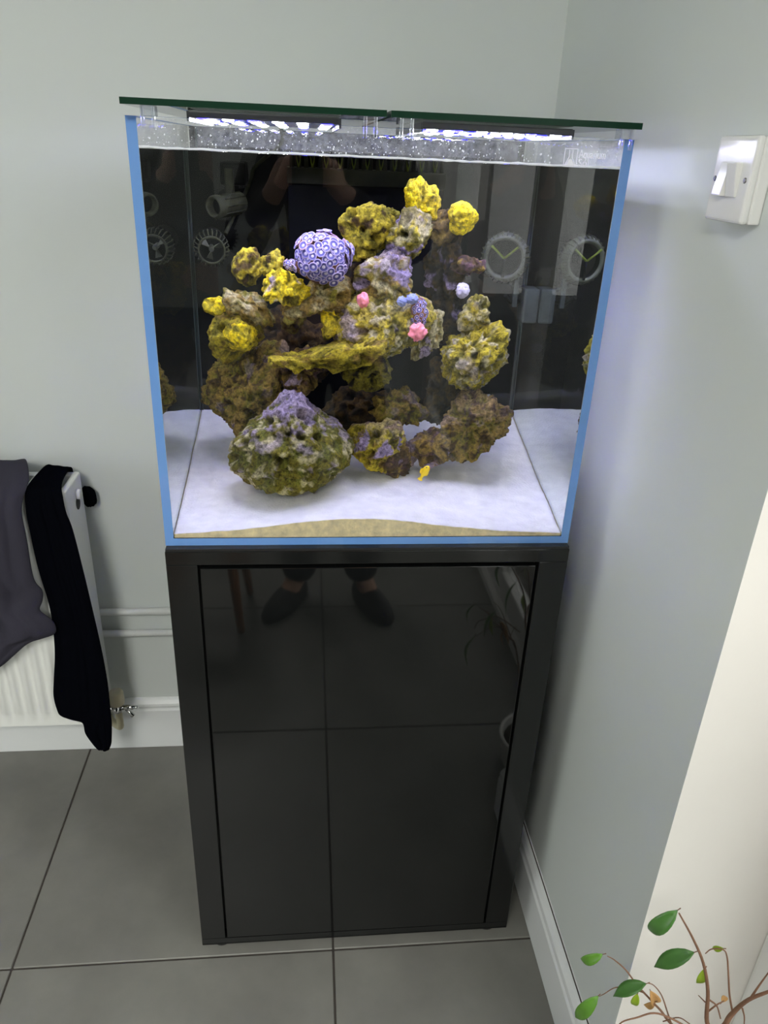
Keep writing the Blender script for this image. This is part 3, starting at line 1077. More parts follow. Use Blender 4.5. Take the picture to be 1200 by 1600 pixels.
def blob(name, label, px, py, Y, rx, rz, m, cat, seed, amp=0.2, freq=1.6, spikes=0):
    c = atw(px, py, Y)
    k = mpp(px, py, Y)
    bm = bmesh.new()
    bmesh.ops.create_icosphere(bm, subdivisions=4, radius=1)
    off = Vector((seed * 5.1, seed * 2.3, seed))
    for v_ in bm.verts:
        d = v_.co.normalized()
        h = 1 + amp * noise.noise(d * freq + off) + 0.5 * amp * noise.noise(d * freq * 2.7 + off)
        if spikes:
            h += spikes * (0.35 - noise.voronoi(d * 4 + off)[0][0])
        v_.co = Vector((d.x * rx * k, d.y * 0.5 * (rx + rz) * k, d.z * rz * k)) * h
    return tag(obj(name, bm, m, loc=c, smooth=True), label, cat)


blob('mushroom_coral', 'small pink coral in the notch left of the holed centre boulder', 567, 469, 0.19, 9, 11, MT['pink'], 'coral', 1, 0.35)
blob('mushroom_coral', 'pink coral fan on the lower right of the holed centre boulder', 653, 519, 0.185, 12, 13, MT['pink'], 'coral', 2, 0.45, 2.2)
blob('button_coral', 'blue ball coral on top of the holed centre boulder, left of two', 628, 471, 0.195, 7.5, 8, MT['blue_coral'], 'coral', 3, 0.2, 3, 0.3)
blob('button_coral', 'blue ball coral on top of the holed centre boulder, right of two', 644, 467, 0.20, 10, 8, MT['blue_coral'], 'coral', 4, 0.2, 3, 0.3)
blob('ball_coral', 'pale lilac ball coral on the right side of the reef', 723, 454, 0.24, 11, 12, MT['lilac_ball'], 'coral', 5, 0.12, 3, 0.35)
blob('sea_snail', 'grey rounded snail shell behind the rightmost rock on the sand', 760, 626, 0.25, 11, 10, MT['grey_ball'], 'snail', 6, 0.2, 2, 0.1)

# ------------------------------------------------------------------ yellow goby
fc = atw(664, 737, 0.125)
k = mpp(664, 737, 0.125)
fish = thing('goby', fc, 'tiny yellow goby resting on the sand by the small tan rock', 'fish', rot=(0, math.radians(-62), math.radians(-12)))
bm = bmesh.new()
prof = [(-1.0, 0.18), (-0.7, 0.24), (-0.35, 0.40), (0.1, 0.50), (0.5, 0.48), (0.8, 0.36), (0.97, 0.18), (1.02, 0.05)]
L_ = 11 * k
rings = []
for x, r in prof:
    rings.append([bm.verts.new((x * L_, 0.62 * r * L_ * math.cos(a), r * L_ * math.sin(a))) for a in [2 * PI * i / 14 for i in range(14)]])
for i in range(len(rings) - 1):
    for j in range(14):
        bm.faces.new((rings[i][j], rings[i][(j + 1) % 14], rings[i + 1][(j + 1) % 14], rings[i + 1][j]))
bm.faces.new(rings[0])
bm.faces.new(rings[-1])
bmesh.ops.recalc_face_normals(bm, faces=bm.faces)
obj('body', bm, MT['fish'], fish, smooth=True)


def fin(name, pts, th=0.0004):
    bm = bmesh.new()
    a = [bm.verts.new((x * L_, -th, z * L_)) for x, z in pts]
    b = [bm.verts.new((x * L_, th, z * L_)) for x, z in pts]
    bm.faces.new(a)
    bm.faces.new(b[::-1])
    for i in range(len(pts)):
        bm.faces.new((a[i], b[i], b[(i + 1) % len(pts)], a[(i + 1) % len(pts)]))
    return obj(name, bm, MT['fish'], fish)


fin('tail_fin', [(-0.95, -0.15), (-1.45, -0.4), (-1.55, 0), (-1.45, 0.4), (-0.95, 0.15)])
fin('dorsal_fin', [(-0.6, 0.2), (-0.5, 0.6), (0.1, 0.75), (0.4, 0.42)])
fin('anal_fin', [(-0.6, -0.2), (-0.45, -0.55), (0.1, -0.6), (0.2, -0.4)])
for s in (-1, 1):
    bm = bmesh.new()
    bmesh.ops.create_icosphere(bm, subdivisions=2, radius=0.09 * L_)
    o = obj('eye', bm, MT['eye'], fish, loc=(0.72 * L_, s * 0.22 * L_, 0.16 * L_))
    o['label'] = 'black eye'

# ------------------------------------------------------------------ overflow weir at the back
wv = thing('overflow_box', (0, 0.47, 0.93), 'black overflow box with a toothed comb in the middle of the back glass', 'overflow box')
o_ = wv.location
box('box_body', (-0.125, -0.026, 0.03), (0.125, 0.034, 0.4345), MT['weir_body'], wv, 0.002)
box('rail', (-0.1265, -0.031, 0.434), (0.1265, 0.034, 0.4575), MT['weir'], wv, 0.0015)
bm = bmesh.new()
a_lathe(bm, [(0.0036, 0), (0.0030, 0.014), (0.0012, 0.020)], 6)
tm = bpy.data.meshes.new('tooth')
bm.to_mesh(tm)
bm.free()
tm.materials.append(MT['weir'])
for i in range(22):
    o = bpy.data.objects.new('tooth', tm)
    o.location = (-0.119 + 0.238 * i / 21, -0.025, 0.457)
    link(o, wv)
bm = bmesh.new()
for i in range(11):                    # algae growing in the slots
    x = -0.108 + 0.216 * i / 10
    for s in (-1, 1):
        a_tube(bm, [(x, -0.030, 0.458), (x + s * 0.0022, -0.031, 0.466), (x + s * 0.0034, -0.031, 0.474)], [0.0012, 0.0009, 0.0004], 5)
tag(obj('algae', bm, MT['lime'], wv), kind='stuff')
wv.children[-1]['label'] = 'yellow green algae strands in the comb'

# ------------------------------------------------------------------ pumps
# upper left nozzle pump
a = atw(333, 324, 0.40)
pm = thing('circulation_pump', a, 'short tube-shaped pump with open nozzle, upper left at the back', 'pump')
ax = Vector((0.62, 0.75, 0.10)).normalized()
bm = bmesh.new()
a_lathe(bm, [(0.0125, 0.014), (0.0125, 0.002), (0.0150, -0.001), (0.0172, 0.004), (0.0172, 0.012), (0.0160, 0.014), (0.0162, 0.05), (0.0155, 0.062), (0.010, 0.066)], 24, ax)
obj('housing', bm, MT['pump'], pm)
bm = bmesh.new()
a_lathe(bm, [(0.0124, 0.013), (0.0124, 0.0135)], 20, ax)
obj('nozzle', bm, MT['pump_dark'], pm)
for i in range(9):
    an = 2 * PI * i / 9
    q = Vector((0, 0, 1)).rotation_difference(ax)
    r0 = q @ Vector((0.0163 * math.cos(an), 0.0163 * math.sin(an), 0))
    tube('rib', [r0 + ax * 0.016, r0 + ax * 0.06], 0.0012, MT['pump'], pm, 5)
box('bracket', (0.016, 0.045, 0.010), (0.030, 0.060, 0.055), MT['pump'], pm, 0.002)
box('magnet', (0.008, 0.060, 0.030), (0.048, 0.1045, 0.064), MT['pump_dark'], pm, 0.004)
# lower left wavemaker with cage
a = atw(330, 386, 0.40)
wm = thing('wavemaker', a, 'round caged wavemaker pump below the tube-shaped pump at the left', 'pump')
ax = Vector((0.10, -0.97, -0.12)).normalized()
q = Vector((0, 0, 1)).rotation_difference(ax)
bm = bmesh.new()
a_lathe(bm, [(0.0185, 0.022), (0.0215, 0.022), (0.0215, 0.0255), (0.0185, 0.0255), (0.0185, 0.022)], 28, ax, cap=False)
obj('front_ring', bm, MT['pump'], wm)
for i in range(24):
    an = 2 * PI * i / 24
    u1 = q @ Vector((math.cos(an), math.sin(an), 0))
    tube('cage_bar', [u1 * 0.021 + ax * 0.0235, u1 * 0.0275 + ax * 0.012, u1 * 0.0265 - ax * 0.004], 0.0011, MT['pump'], wm, 5)
lathe('motor_body', [(0.0265, -0.004), (0.0270, -0.008), (0.022, -0.018), (0.020, -0.062), (0.012, -0.068)], MT['pump_dark'], wm, axis=ax, seg=24)
lathe('hub', [(0.004, -0.004), (0.004, 0.016), (0.0025, 0.019)], MT['pump_pale'], wm, axis=ax, seg=12)
for i in range(3):
    an = 2 * PI * i / 3 + 0.5
    u1 = q @ Vector((math.cos(an), math.sin(an), 0))
    u2 = q @ Vector((-math.sin(an), math.cos(an), 0))
    bm = bmesh.new()
    pts = [u1 * 0.004 + ax * 0.012, u1 * 0.016 + ax * 0.014 + u2 * 0.003, u1 * 0.016 + ax * 0.006 - u2 * 0.006, u1 * 0.004 + ax * 0.004]
    f0 = [bm.verts.new(p) for p in pts]
    f1 = [bm.verts.new(p + (u2 * 0.001)) for p in pts]
    bm.faces.new(f0)
    bm.faces.new(f1[::-1])
    for j in range(4):
        bm.faces.new((f0[j], f0[(j + 1) % 4], f1[(j + 1) % 4], f1[j]))
    obj('blade', bm, MT['pump_pale'], wm)
cb = [atw(352, 366, 0.41), atw(362, 345, 0.43), atw(378, 312, 0.46), atw(392, 282, 0.485), atw(398, 262, 0.495), Vector((-0.14, 0.497, 1.42)), Vector((-0.14, 0.505, 1.447))]
tube('cable', [p - a for p in smoothpath(cb)], 0.0032, MT['pump'], wm, 8)
# right hand wavemaker, ring seen from the front
a = atw(790, 402, 0.38)
wr = thing('wavemaker', a, 'large ring-shaped wavemaker with lime spokes by the right back corner', 'pump')
ax = Vector((-0.28, -0.95, -0.02)).normalized()
q = Vector((0, 0, 1)).rotation_difference(ax)
lathe('ring', [(0.0275, 0.014), (0.0300, 0.018), (0.0345, 0.017), (0.0375, 0.010), (0.0385, 0.002)], MT['pump_pale'], wr, axis=ax, seg=36, cap=False)
bm = bmesh.new()
a_lathe(bm, [(0.0275, 0.0142), (0.0268, 0.002)], 36, ax, cap=False)
obj('ring_lining', bm, MT['pump_dark'], wr)
lathe('back_disc', [(0.0385, 0.0019), (0.037, -0.002), (0.024, -0.012)], MT['pump_dark'], wr, axis=ax, seg=30)
for i in range(30):
    an = 2 * PI * i / 30
    u1 = q @ Vector((math.cos(an), math.sin(an), 0))
    tube('cage_fin', [u1 * 0.0345 + ax * 0.0172, u1 * 0.0392 + ax * 0.010, u1 * 0.040 - ax * 0.001], 0.0011, MT['pump'], wr, 5)
for an in (40, 140, 270):
    an = math.radians(an)
    u1 = Vector((math.cos(an), 0, math.sin(an)))
    o = tube('spoke', [ax * 0.019, u1 * 0.014 + ax * 0.0195, u1 * 0.0292 + ax * 0.0185], [0.0021, 0.0018, 0.0022], MT['lime'] if an < 3 else MT['pump_dark'], wr, 6)
    o['label'] = 'lime green spoke' if an < 3 else 'dark spoke'
box('arm', (0.018, -0.006, -0.078), (0.026, 0.004, -0.022), MT['pump_grey'], wr, 0.001)
tube('arm', [(0.004, -0.012, -0.058), (0.016, 0.0, -0.070), (0.05, 0.03, -0.074)], 0.004, MT['pump_dark'], wr, 8)
tube('arm', [(0.012, -0.004, -0.040), (0.05, 0.03, -0.062)], 0.0038, MT['pump_grey'], wr, 8)
mg = Vector((0.2868, a.y + 0.012, a.z - 0.075)) - a
box('magnet', (mg.x - 0.026, mg.y - 0.024, mg.z - 0.028), (mg.x, mg.y + 0.024, mg.z + 0.028), MT['pump_grey'], wr, 0.004)

# ------------------------------------------------------------------ radiator
rad = thing('radiator', (-1.2, 0.49, 0.18), 'white panel radiator on the back wall with clothes drying on it', 'radiator')
ro = rad.location
RX0, RX1, RY0, RY1, RZ0, RZ1 = -1.75, -0.577, 0.440, 0.548, 0.186, 0.779
bm = bmesh.new()                       # ribbed front panel
xs = []
pitch = 0.0285
x = RX0
prof = [(RX0, 0)]
x = RX0 + 0.02
while x < RX1 - 0.03:
    prof += [(x, 0), (x + 0.004, -0.009), (x + 0.016, -0.009), (x + 0.020, 0)]
    x += pitch
prof.append((RX1, 0))
zs = [(RZ0, 0), (RZ0 + 0.03, 0), (RZ0 + 0.045, 1), (RZ1 - 0.055, 1), (RZ1 - 0.04, 0), (RZ1 - 0.008, 0)]
rows = [[bm.verts.new((px - ro.x, RY0 + 0.006 + d * f - ro.y, z - ro.z)) for px, d in prof] for z, f in zs]
rows.append([bm.verts.new((px - ro.x, RY0 + 0.012 - ro.y, RZ1 - ro.z)) for px, d in prof])
for j in range(len(rows) - 1):
    for i in range(len(prof) - 1):
        bm.faces.new((rows[j][i], rows[j][i + 1], rows[j + 1][i + 1], rows[j + 1][i])).smooth = True
back = [[bm.verts.new((px - ro.x, RY0 + 0.018 - ro.y, z - ro.z)) for px in (RX0, RX1)] for z in (RZ0, RZ1)]
bm.faces.new((back[0][0], back[1][0], back[1][1], back[0][1]))
obj('front_panel', bm, MT['white_enamel'], rad)
box('back_panel', (RX0, RY1 - 0.016, RZ0), (RX1, RY1, RZ1), MT['white_enamel'], rad, 0.003, origin=ro)
bm = bmesh.new()                       # side cover
a_box(bm, Vector((RX1 - 0.010, RY0, RZ0)) - ro, Vector((RX1 + 0.004, RY1, RZ1 + 0.002)) - ro, 0.006, 3)
obj('side_cover', bm, MT['white_enamel'], rad, smooth=False)
cp = xp(121, 778, RX1 + 0.0045) - ro
lathe('bleed_hole', [(0.013, 0), (0.013, 0.0008)], MT['dark_hole'], rad, base=cp + Vector((0, -0.001, -0.012)), axis=(1, 0, 0), seg=18)
lathe('bleed_plug', [(0.011, 0), (0.011, 0.006), (0.008, 0.008)], MT['white_enamel'], rad, base=cp + Vector((0, 0.002, 0.008)), axis=(1, 0, 0), seg=18)
bm = bmesh.new()                       # top grille bars
a_box(bm, Vector((RX0, RY0 + 0.012, RZ1 - 0.012)) - ro, Vector((RX1, RY0 + 0.022, RZ1)) - ro)
a_box(bm, Vector((RX0, RY1 - 0.022, RZ1 - 0.012)) - ro, Vector((RX1, RY1 - 0.012, RZ1)) - ro)
x = RX1 - 0.03
while x > RX0:
    a_box(bm, Vector((x - 0.008, RY0 + 0.02, RZ1 - 0.006)) - ro, Vector((x, RY1 - 0.02, RZ1)) - ro)
    x -= 0.022
tag(obj('top_grille', bm, MT['white_enamel'], rad), kind='stuff')
for xx in (RX0 + 0.15, RX1 - 0.15):
    box('wall_bracket', (xx - 0.02, RY1, 0.3), (xx + 0.02, YB, 0.7), MT['white_enamel'], rad, origin=ro)
# valve at the lower right end
vb = yp(188, 1105, 0.50)
vl = bpy.data.objects.new('valve', None)
vl.location = vb - ro
link(vl, rad)
lathe('valve_cap', [(0.017, 0.012), (0.018, 0.016), (0.017, 0.043), (0.015, 0.047), (0.010, 0.048)], MT['cream'], vl, seg=18, base=(-0.006, 0, 0))['label'] = 'cream plastic cap'
lathe('valve_body', [(0.009, -0.014), (0.012, -0.010), (0.012, 0.004), (0.009, 0.006), (0.009, 0.014)], MT['chrome'], vl, seg=16, base=(-0.006, 0, 0))
tube('union_nut', [(-0.06, 0, -0.001), (-0.004, 0, -0.001)], 0.0085, MT['chrome'], vl, 12)
tube('drain_spout', [(0.0, 0, -0.001), (0.022, -0.004, 0.003), (0.033, -0.006, 0.004)], 0.0062, MT['chrome'], vl, 12)
tube('drain_square', [(0.033, -0.006, 0.004), (0.043, -0.008, 0.005)], 0.0042, MT['chrome'], vl, 4)
tube('drain_outlet', [(0.014, -0.002, -0.004), (0.030, -0.008, -0.021)], [0.004, 0.0052], MT['chrome'], vl, 10)
tube('tail_pipe', smoothpath([(-0.006, 0, -0.012), (-0.006, 0.002, -0.05), (-0.010, 0.008, -0.066), (-0.03, 0.03, -0.072), (-0.055, 0.0655, -0.072)]), 0.0085, MT['cream'], vl, 12)

# heating pipes along the wall
for (x1, y1), (x2, y2), lb in (((160, 958), (265, 955), 'upper of two painted heating pipes running along the back wall'), ((160, 992), (268, 988), 'lower of two painted heating pipes running along the back wall')):
    A_, B_ = yp(x1, y1, 0.565), yp(x2, y2, 0.565)
    z = (A_.z + B_.z) / 2
    o = tube('heating_pipe', [(-3.3, 0.567, z), (-1.0, 0.567, z), (0.32, 0.567, z)], 0.0085, MT['pipe'], None, 14)
    tag(o, lb, 'pipe')
    for xx in (-0.36, 0.1, -1.9):
        box('pipe_clip', (xx - 0.008, 0.568, z - 0.012), (xx + 0.008, YB, z + 0.012), MT['pipe'], o)


# ------------------------------------------------------------------ clothes on the radiator
def cloth(name, label, rows, m, nu=26, amp=0.008, seed=0, th=0.004):
    """rows: (left point, right point, fold strength) from behind, over the top and down the front"""
    bm = bmesh.new()
    # resample rows finely along the length
    Ls = smoothpath([r[0] for r in rows], 4)
    Rs = smoothpath([r[1] for r in rows], 4)
    Fs = []
    for i in range(len(rows) - 1):
        for j in range(4):
            t = j / 4
            Fs.append(rows[i][2] * (1 - t) + rows[i + 1][2] * t)
    Fs.append(rows[-1][2])
    g = []
    for j in range(len(Ls)):
        row = []
        for i in range(nu + 1):
            u = i / nu
            p = Ls[j].lerp(Rs[j], u)
            f = noise.noise(Vector((u * 5.5 + seed, j * 0.055, seed * 2.1))) + 0.5 * noise.noise(Vector((u * 13 + seed, j * 0.09, 4.1)))
            e = 1 - (2 * u - 1) ** 6
            p.y += -abs(amp * Fs[j]) * (0.6 + f) * (0.3 + 0.7 * e)
            row.append(bm.verts.new(p))
        g.append(row)
    for j in range(len(g) - 1):
        for i in range(nu):
            bm.faces.new((g[j][i], g[j + 1][i], g[j + 1][i + 1], g[j][i + 1])).smooth = True
    o = obj(name, bm, m)
    s = o.modifiers.new('thickness', 'SOLIDIFY')
    s.thickness = th
    s.offset = 1
    s2 = o.modifiers.new('smooth', 'SUBSURF')
    s2.levels = s2.render_levels = 1
    return tag(o, label, 'clothing')


def front_rows(tbl, Y, f=1.0, dy=0.0):
    return [(yp(l, y, Y), yp(r, y, Y), f) for y, l, r in tbl]


bk = [(775, 39, 97), (800, 42, 104), (825, 47, 114), (887, 61, 130), (950, 80, 145), (1012, 87, 159), (1060, 85, 168), (1085, 84, 171), (1106, 89, 173), (1118, 97, 174), (1126, 128, 175), (1144, 134, 175), (1160, 146, 174), (1170, 156, 170)]
fr = front_rows(bk, 0.424)
xl, xr = fr[0][0].x, fr[0][1].x
top = [(Vector((xl + 0.02, 0.5555, 0.70)), Vector((xr - 0.02, 0.5555, 0.70)), 0.0), (Vector((xl + 0.02, 0.5555, 0.74)), Vector((xr - 0.02, 0.5555, 0.74)), 0.0),
       (Vector((xl + 0.016, 0.553, 0.778)), Vector((xr - 0.014, 0.553, 0.776)), 0.1), (Vector((xl + 0.012, 0.535, 0.798)), Vector((xr - 0.012, 0.535, 0.791)), 0.6),
       (Vector((xl + 0.006, 0.49, 0.797)), Vector((xr - 0.012, 0.49, 0.790)), 0.5), (Vector((xl + 0.002, 0.448, 0.792)), Vector((xr - 0.006, 0.448, 0.787)), 0.4), (Vector((xl, 0.430, 0.782)), Vector((xr, 0.430, 0.778)), 0.5)]
bc = cloth('black_garment', 'long black garment hanging over the right end of the radiator', top + fr[1:], MT['black_cloth'], 26, 0.006, 1)
# the end of it poking out behind the radiator
bm = bmesh.new()
bmesh.ops.create_icosphere(bm, subdivisions=3, radius=1)
cp = yp(139, 776, 0.562)
for v_ in bm.verts:
    d = v_.co.normalized()
    h = 1 + 0.3 * noise.noise(d * 2 + Vector((3, 1, 2)))
    v_.co = Vector((d.x * 0.016, d.y * 0.012, d.z * 0.024 - d.x * 0.004)) * h + cp
obj('crumpled_end', bm, MT['black_cloth'], bc, smooth=True)['label'] = 'crumpled end poking out behind the radiator'

gk = [(772, -140, 36), (794, -140, 35), (841, -142, 44), (900, -145, 54), (919, -146, 68), (935, -147, 68), (950, -148, 64), (966, -148, 84), (984, -149, 89), (992, -149, 70), (1000, -149, 46), (1022, -150, 20), (1037, -150, 2), (1065, -150, -45), (1095, -150, -110)]
fr = front_rows(gk, 0.417)
xl, xr = fr[0][0].x, fr[0][1].x
top = [(Vector((xl, 0.557, 0.45)), Vector((xr - 0.05, 0.557, 0.45)), 0.0), (Vector((xl, 0.557, 0.76)), Vector((xr - 0.045, 0.557, 0.76)), 0.0),
       (Vector((xl, 0.545, 0.798)), Vector((xr - 0.035, 0.545, 0.803)), 0.4), (Vector((xl, 0.50, 0.806)), Vector((xr - 0.012, 0.50, 0.818)), 0.6),
       (Vector((xl, 0.455, 0.798)), Vector((xr + 0.004, 0.455, 0.803)), 0.8), (Vector((xl, 0.428, 0.785)), Vector((xr + 0.002, 0.428, 0.786)), 1.0)]
cloth('grey_trousers', 'dark purple grey garment draped over the radiator at the left edge', top + fr[1:], MT['grey_cloth'], 40, 0.022, 5)

# ------------------------------------------------------------------ potted ficus by the doors
PC = Vector((0.478, -0.46, 0.0))
fic = thing('potted_ficus', PC, 'leggy ficus with few leaves in front of the cream door reveal', 'plant')
lathe('pot', [(0.07, 0.001), (0.080, 0.015), (0.088, 0.088), (0.093, 0.098), (0.090, 0.101), (0.083, 0.096), (0.082, 0.07)], MT['pot'], fic, seg=32)
lathe('soil', [(0.079, 0.06), (0.080, 0.080), (0.04, 0.086), (0.01, 0.087)], MT['soil'], fic, seg=24)


def fp(px, py, Y):
    return yp(px, py, Y) - PC


def twig(pts, r0, r1, name='twig'):
    P_ = smoothpath(pts, 5)
    n = len(P_)
    return tube(name, P_, [0.58 * (r0 + (r1 - r0) * i / (n - 1)) for i in range(n)], MT['bark'], fic, 7)


root = Vector((-0.01, 0.03, 0.07))
twig([root, fp(1106, 1640, -0.445), fp(1104, 1590, -0.44), fp(1106, 1548, -0.435), fp(1099, 1505, -0.43), fp(1082, 1465, -0.425), fp(1061, 1427, -0.42)], 0.0062, 0.0016, 'stem')
root2 = Vector((0.01, 0.02, 0.07))
twig([root2, fp(1120, 1640, -0.45), fp(1134, 1600, -0.46), fp(1146, 1582, -0.46), fp(1170, 1562, -0.47), fp(1205, 1548, -0.48)], 0.0075, 0.003, 'stem')
twig([fp(1145, 1584, -0.46), fp(1140, 1555, -0.455), fp(1138, 1520, -0.45), fp(1136, 1495, -0.445), fp(1130, 1484, -0.445), fp(1112, 1483, -0.44), fp(1102, 1490, -0.44)], 0.0022, 0.001)
twig([fp(1172, 1561, -0.47), fp(1186, 1540, -0.475), fp(1202, 1518, -0.48)], 0.0025, 0.0012)
twig([fp(1108, 1562, -0.437), fp(1120, 1572, -0.44), fp(1126, 1592, -0.45)], 0.002, 0.0014)
twig([fp(1107, 1580, -0.437), fp(1120, 1570, -0.435), fp(1131, 1564, -0.43)], 0.002, 0.0012)
twig([fp(1102, 1566, -0.437), fp(1091, 1555, -0.43)], 0.0016, 0.0008)
twig([fp(1160, 1576, -0.465), fp(1163, 1590, -0.46), fp(1162, 1610, -0.46)], 0.002, 0.001)
root3 = Vector((-0.03, 0.04, 0.07))
twig([root3, fp(1062, 1640, -0.43), fp(1040, 1590, -0.42), fp(1020, 1566, -0.415), fp(996, 1540, -0.41), fp(978, 1516, -0.405), fp(960, 1500, -0.40), fp(949, 1494, -0.40)], 0.0035, 0.0009)
twig([fp(1006, 1551, -0.41), fp(985, 1545, -0.405), fp(962, 1543, -0.40), fp(944, 1553, -0.40), fp(936, 1557, -0.40)], 0.0016, 0.0007)
twig([fp(1058, 1625, -0.43), fp(1044, 1585, -0.43), fp(1034, 1556, -0.43), fp(1022, 1540, -0.43), fp(1012, 1536, -0.43)], 0.002, 0.0009)
twig([fp(1085, 1612, -0.44), fp(1050, 1592, -0.44), fp(1022, 1583, -0.44), fp(995, 1590, -0.44), fp(972, 1597, -0.44), fp(960, 1612, -0.44)], 0.0024, 0.0012)
twig([fp(1036, 1596, -0.42), fp(1060, 1590, -0.43), fp(1078, 1600, -0.44)], 0.0014, 0.0012)


def leaf(base, tip, wid, m, roll=0.0, cup=0.25, label=None, bend=0.1):
    b, t = Vector(base), Vector(tip)
    ax_ = t - b
    L = ax_.length
    ax_.normalize()
    view = (CAM - PC - b).normalized()
    sd = ax_.cross(view).normalized()
    nm = sd.cross(ax_).normalized()
    sd = (sd * math.cos(roll) + nm * math.sin(roll)).normalized()
    nm = sd.cross(ax_).normalized()
    bm = bmesh.new()
    n = 9
    rows_ = []
    for i in range(n + 1):
        s = i / n
        wv_ = wid * 0.5 * (math.sin(PI * min(1, s ** 0.8)) ** 0.85) * (1 - 0.55 * s ** 3) if 0 < s < 1 else 0.0003
        mid = b + ax_ * (L * s) + nm * (bend * L * math.sin(PI * s))
        rows_.append([bm.verts.new(mid + sd * (wv_ * k_) + nm * (cup * wv_ * abs(k_))) for k_ in (-1, -0.5, 0, 0.5, 1)])
    for i in range(n):
        for j in range(4):
            bm.faces.new((rows_[i][j], rows_[i][j + 1], rows_[i + 1][j + 1], rows_[i + 1][j])).smooth = True
    o = obj('leaf', bm, m, fic)
    md = o.modifiers.new('thickness', 'SOLIDIFY')
    md.thickness = 0.0005
    if label:
        o['label'] = label
    tube('petiole', [b - ax_ * 0.006, b + ax_ * 0.002], [0.0006, 0.0005], MT['bark'], o, 5)
    return o


leaf(fp(1059, 1422, -0.42), fp(1013, 1452, -0.40), 0.020, MT['leaf_dark'], 0.2, bend=0.22, label='dark green leaf')
leaf(fp(1085, 1488, -0.43), fp(1022, 1511, -0.40), 0.021, MT['leaf_dark'], -0.15, label='dark green leaf')
leaf(fp(942, 1491, -0.40), fp(907, 1498, -0.38), 0.0135, MT['leaf'], 0.35, bend=0.2)
leaf(fp(935, 1556, -0.40), fp(899, 1590, -0.385), 0.018, MT['leaf'], 0.1, bend=0.15)
leaf(fp(1010, 1537, -0.42), fp(958, 1557, -0.40), 0.0185, MT['leaf_dark'], -0.3, label='dark green leaf')
leaf(fp(996, 1553, -0.42), fp(989, 1570, -0.41), 0.010, MT['leaf_lime'], 0.2, label='young lime leaf')
leaf(fp(1102, 1513, -0.43), fp(1088, 1536, -0.42), 0.011, MT['leaf_lime'], 0.5, label='young lime leaf')
leaf(fp(1130, 1482, -0.445), fp(1113, 1481, -0.43), 0.007, MT['leaf_lime'], 0.3, label='young lime leaf')
leaf(fp(1016, 1548, -0.415), fp(1022, 1566, -0.40), 0.014, MT['leaf_dry'], 0.3, 0.6, label='dry tan leaf')
leaf(fp(1024, 1565, -0.415), fp(1006, 1570, -0.40), 0.009, MT['leaf_dry'], 0.6, 0.6, label='dry tan leaf')
leaf(fp(1128, 1566, -0.43), fp(1136, 1558, -0.42), 0.007, MT['leaf_dry'], 0.3, 0.6, label='dry tan leaf')

# ------------------------------------------------------------------ wooden stool and the person taking the photograph (seen as reflections)
st = thing('stool', (-0.42, -1.20, 0), 'round wooden stool on the tiles beside the standing person', 'stool')
lathe('seat', [(0.10, 0.425), (0.155, 0.428), (0.165, 0.44), (0.160, 0.455), (0.05, 0.458)], MT['wood'], st, seg=32)
for k in range(4):
    an = math.radians(48 + 90 * k)
    e = Vector((math.cos(an), math.sin(an), 0))
    tube('leg', [e * 0.165 + Vector((0, 0, 0.002)), e * 0.14 + Vector((0, 0, 0.2)), e * 0.11 + Vector((0, 0, 0.427))], [0.012, 0.016, 0.018], MT['wood'], st, 10)


def skinned(name, chains, m, parent=None, root=0, sub=2):
    """chains: lists of (key, point, radius); a repeated key joins chains at that joint"""
    idx, co, rad, ed = {}, [], [], []
    for ch in chains:
        prev = None
        for it in ch:
            key = it[0]
            if key not in idx:
                idx[key] = len(co)
                co.append(it[1])
                rad.append(it[2])
            if prev is not None:
                ed.append((prev, idx[key]))
            prev = idx[key]
    me = bpy.data.meshes.new(name)
    me.from_pydata([tuple(c) for c in co], ed, [])
    me.materials.append(m)
    o = bpy.data.objects.new(name, me)
    link(o, parent)
    md = o.modifiers.new('skin', 'SKIN')
    md.use_smooth_shade = True
    if not me.skin_vertices:
        me.attributes.new('skin', 'FLOAT', 'POINT')
    sv = me.skin_vertices[0].data
    for i, r in enumerate(rad):
        sv[i].radius = (r, r) if not isinstance(r, tuple) else r
        sv[i].use_root = i == root
    sb = o.modifiers.new('subdivision', 'SUBSURF')
    sb.levels = sb.render_levels = sub
    return o


PX, PY = -0.03, -1.36
V = Vector
J = {
    'pel': V((PX, PY, 0.93)), 'spine': V((PX, PY - 0.01, 1.12)), 'chest': V((PX, PY - 0.03, 1.33)), 'neck': V((PX - 0.005, PY - 0.02, 1.49)),
    'chin': V((PX - 0.01, PY + 0.015, 1.56)), 'head': V((PX - 0.01, PY + 0.01, 1.64)), 'crown': V((PX - 0.01, PY - 0.005, 1.71)),
}
body, trousers, jumper = [], [], []
body.append([('pel', J['pel'], 0.12), ('spine', J['spine'], 0.12), ('chest', J['chest'], 0.14), ('neck', J['neck'], 0.052), ('chin', J['chin'], 0.062), ('head', J['head'], 0.085), ('crown', J['crown'], 0.072)])
jumper.append([('pel', J['pel'] + V((0, 0, 0.02)), 0.150), ('spine', J['spine'], 0.146), ('chest', J['chest'], 0.165), ('neck', J['neck'] - V((0, 0, 0.04)), 0.075)])
trousers.append([('pel', J['pel'] + V((0, 0, 0.04)), 0.136), ('pel2', J['pel'] - V((0, 0, 0.05)), 0.140)])
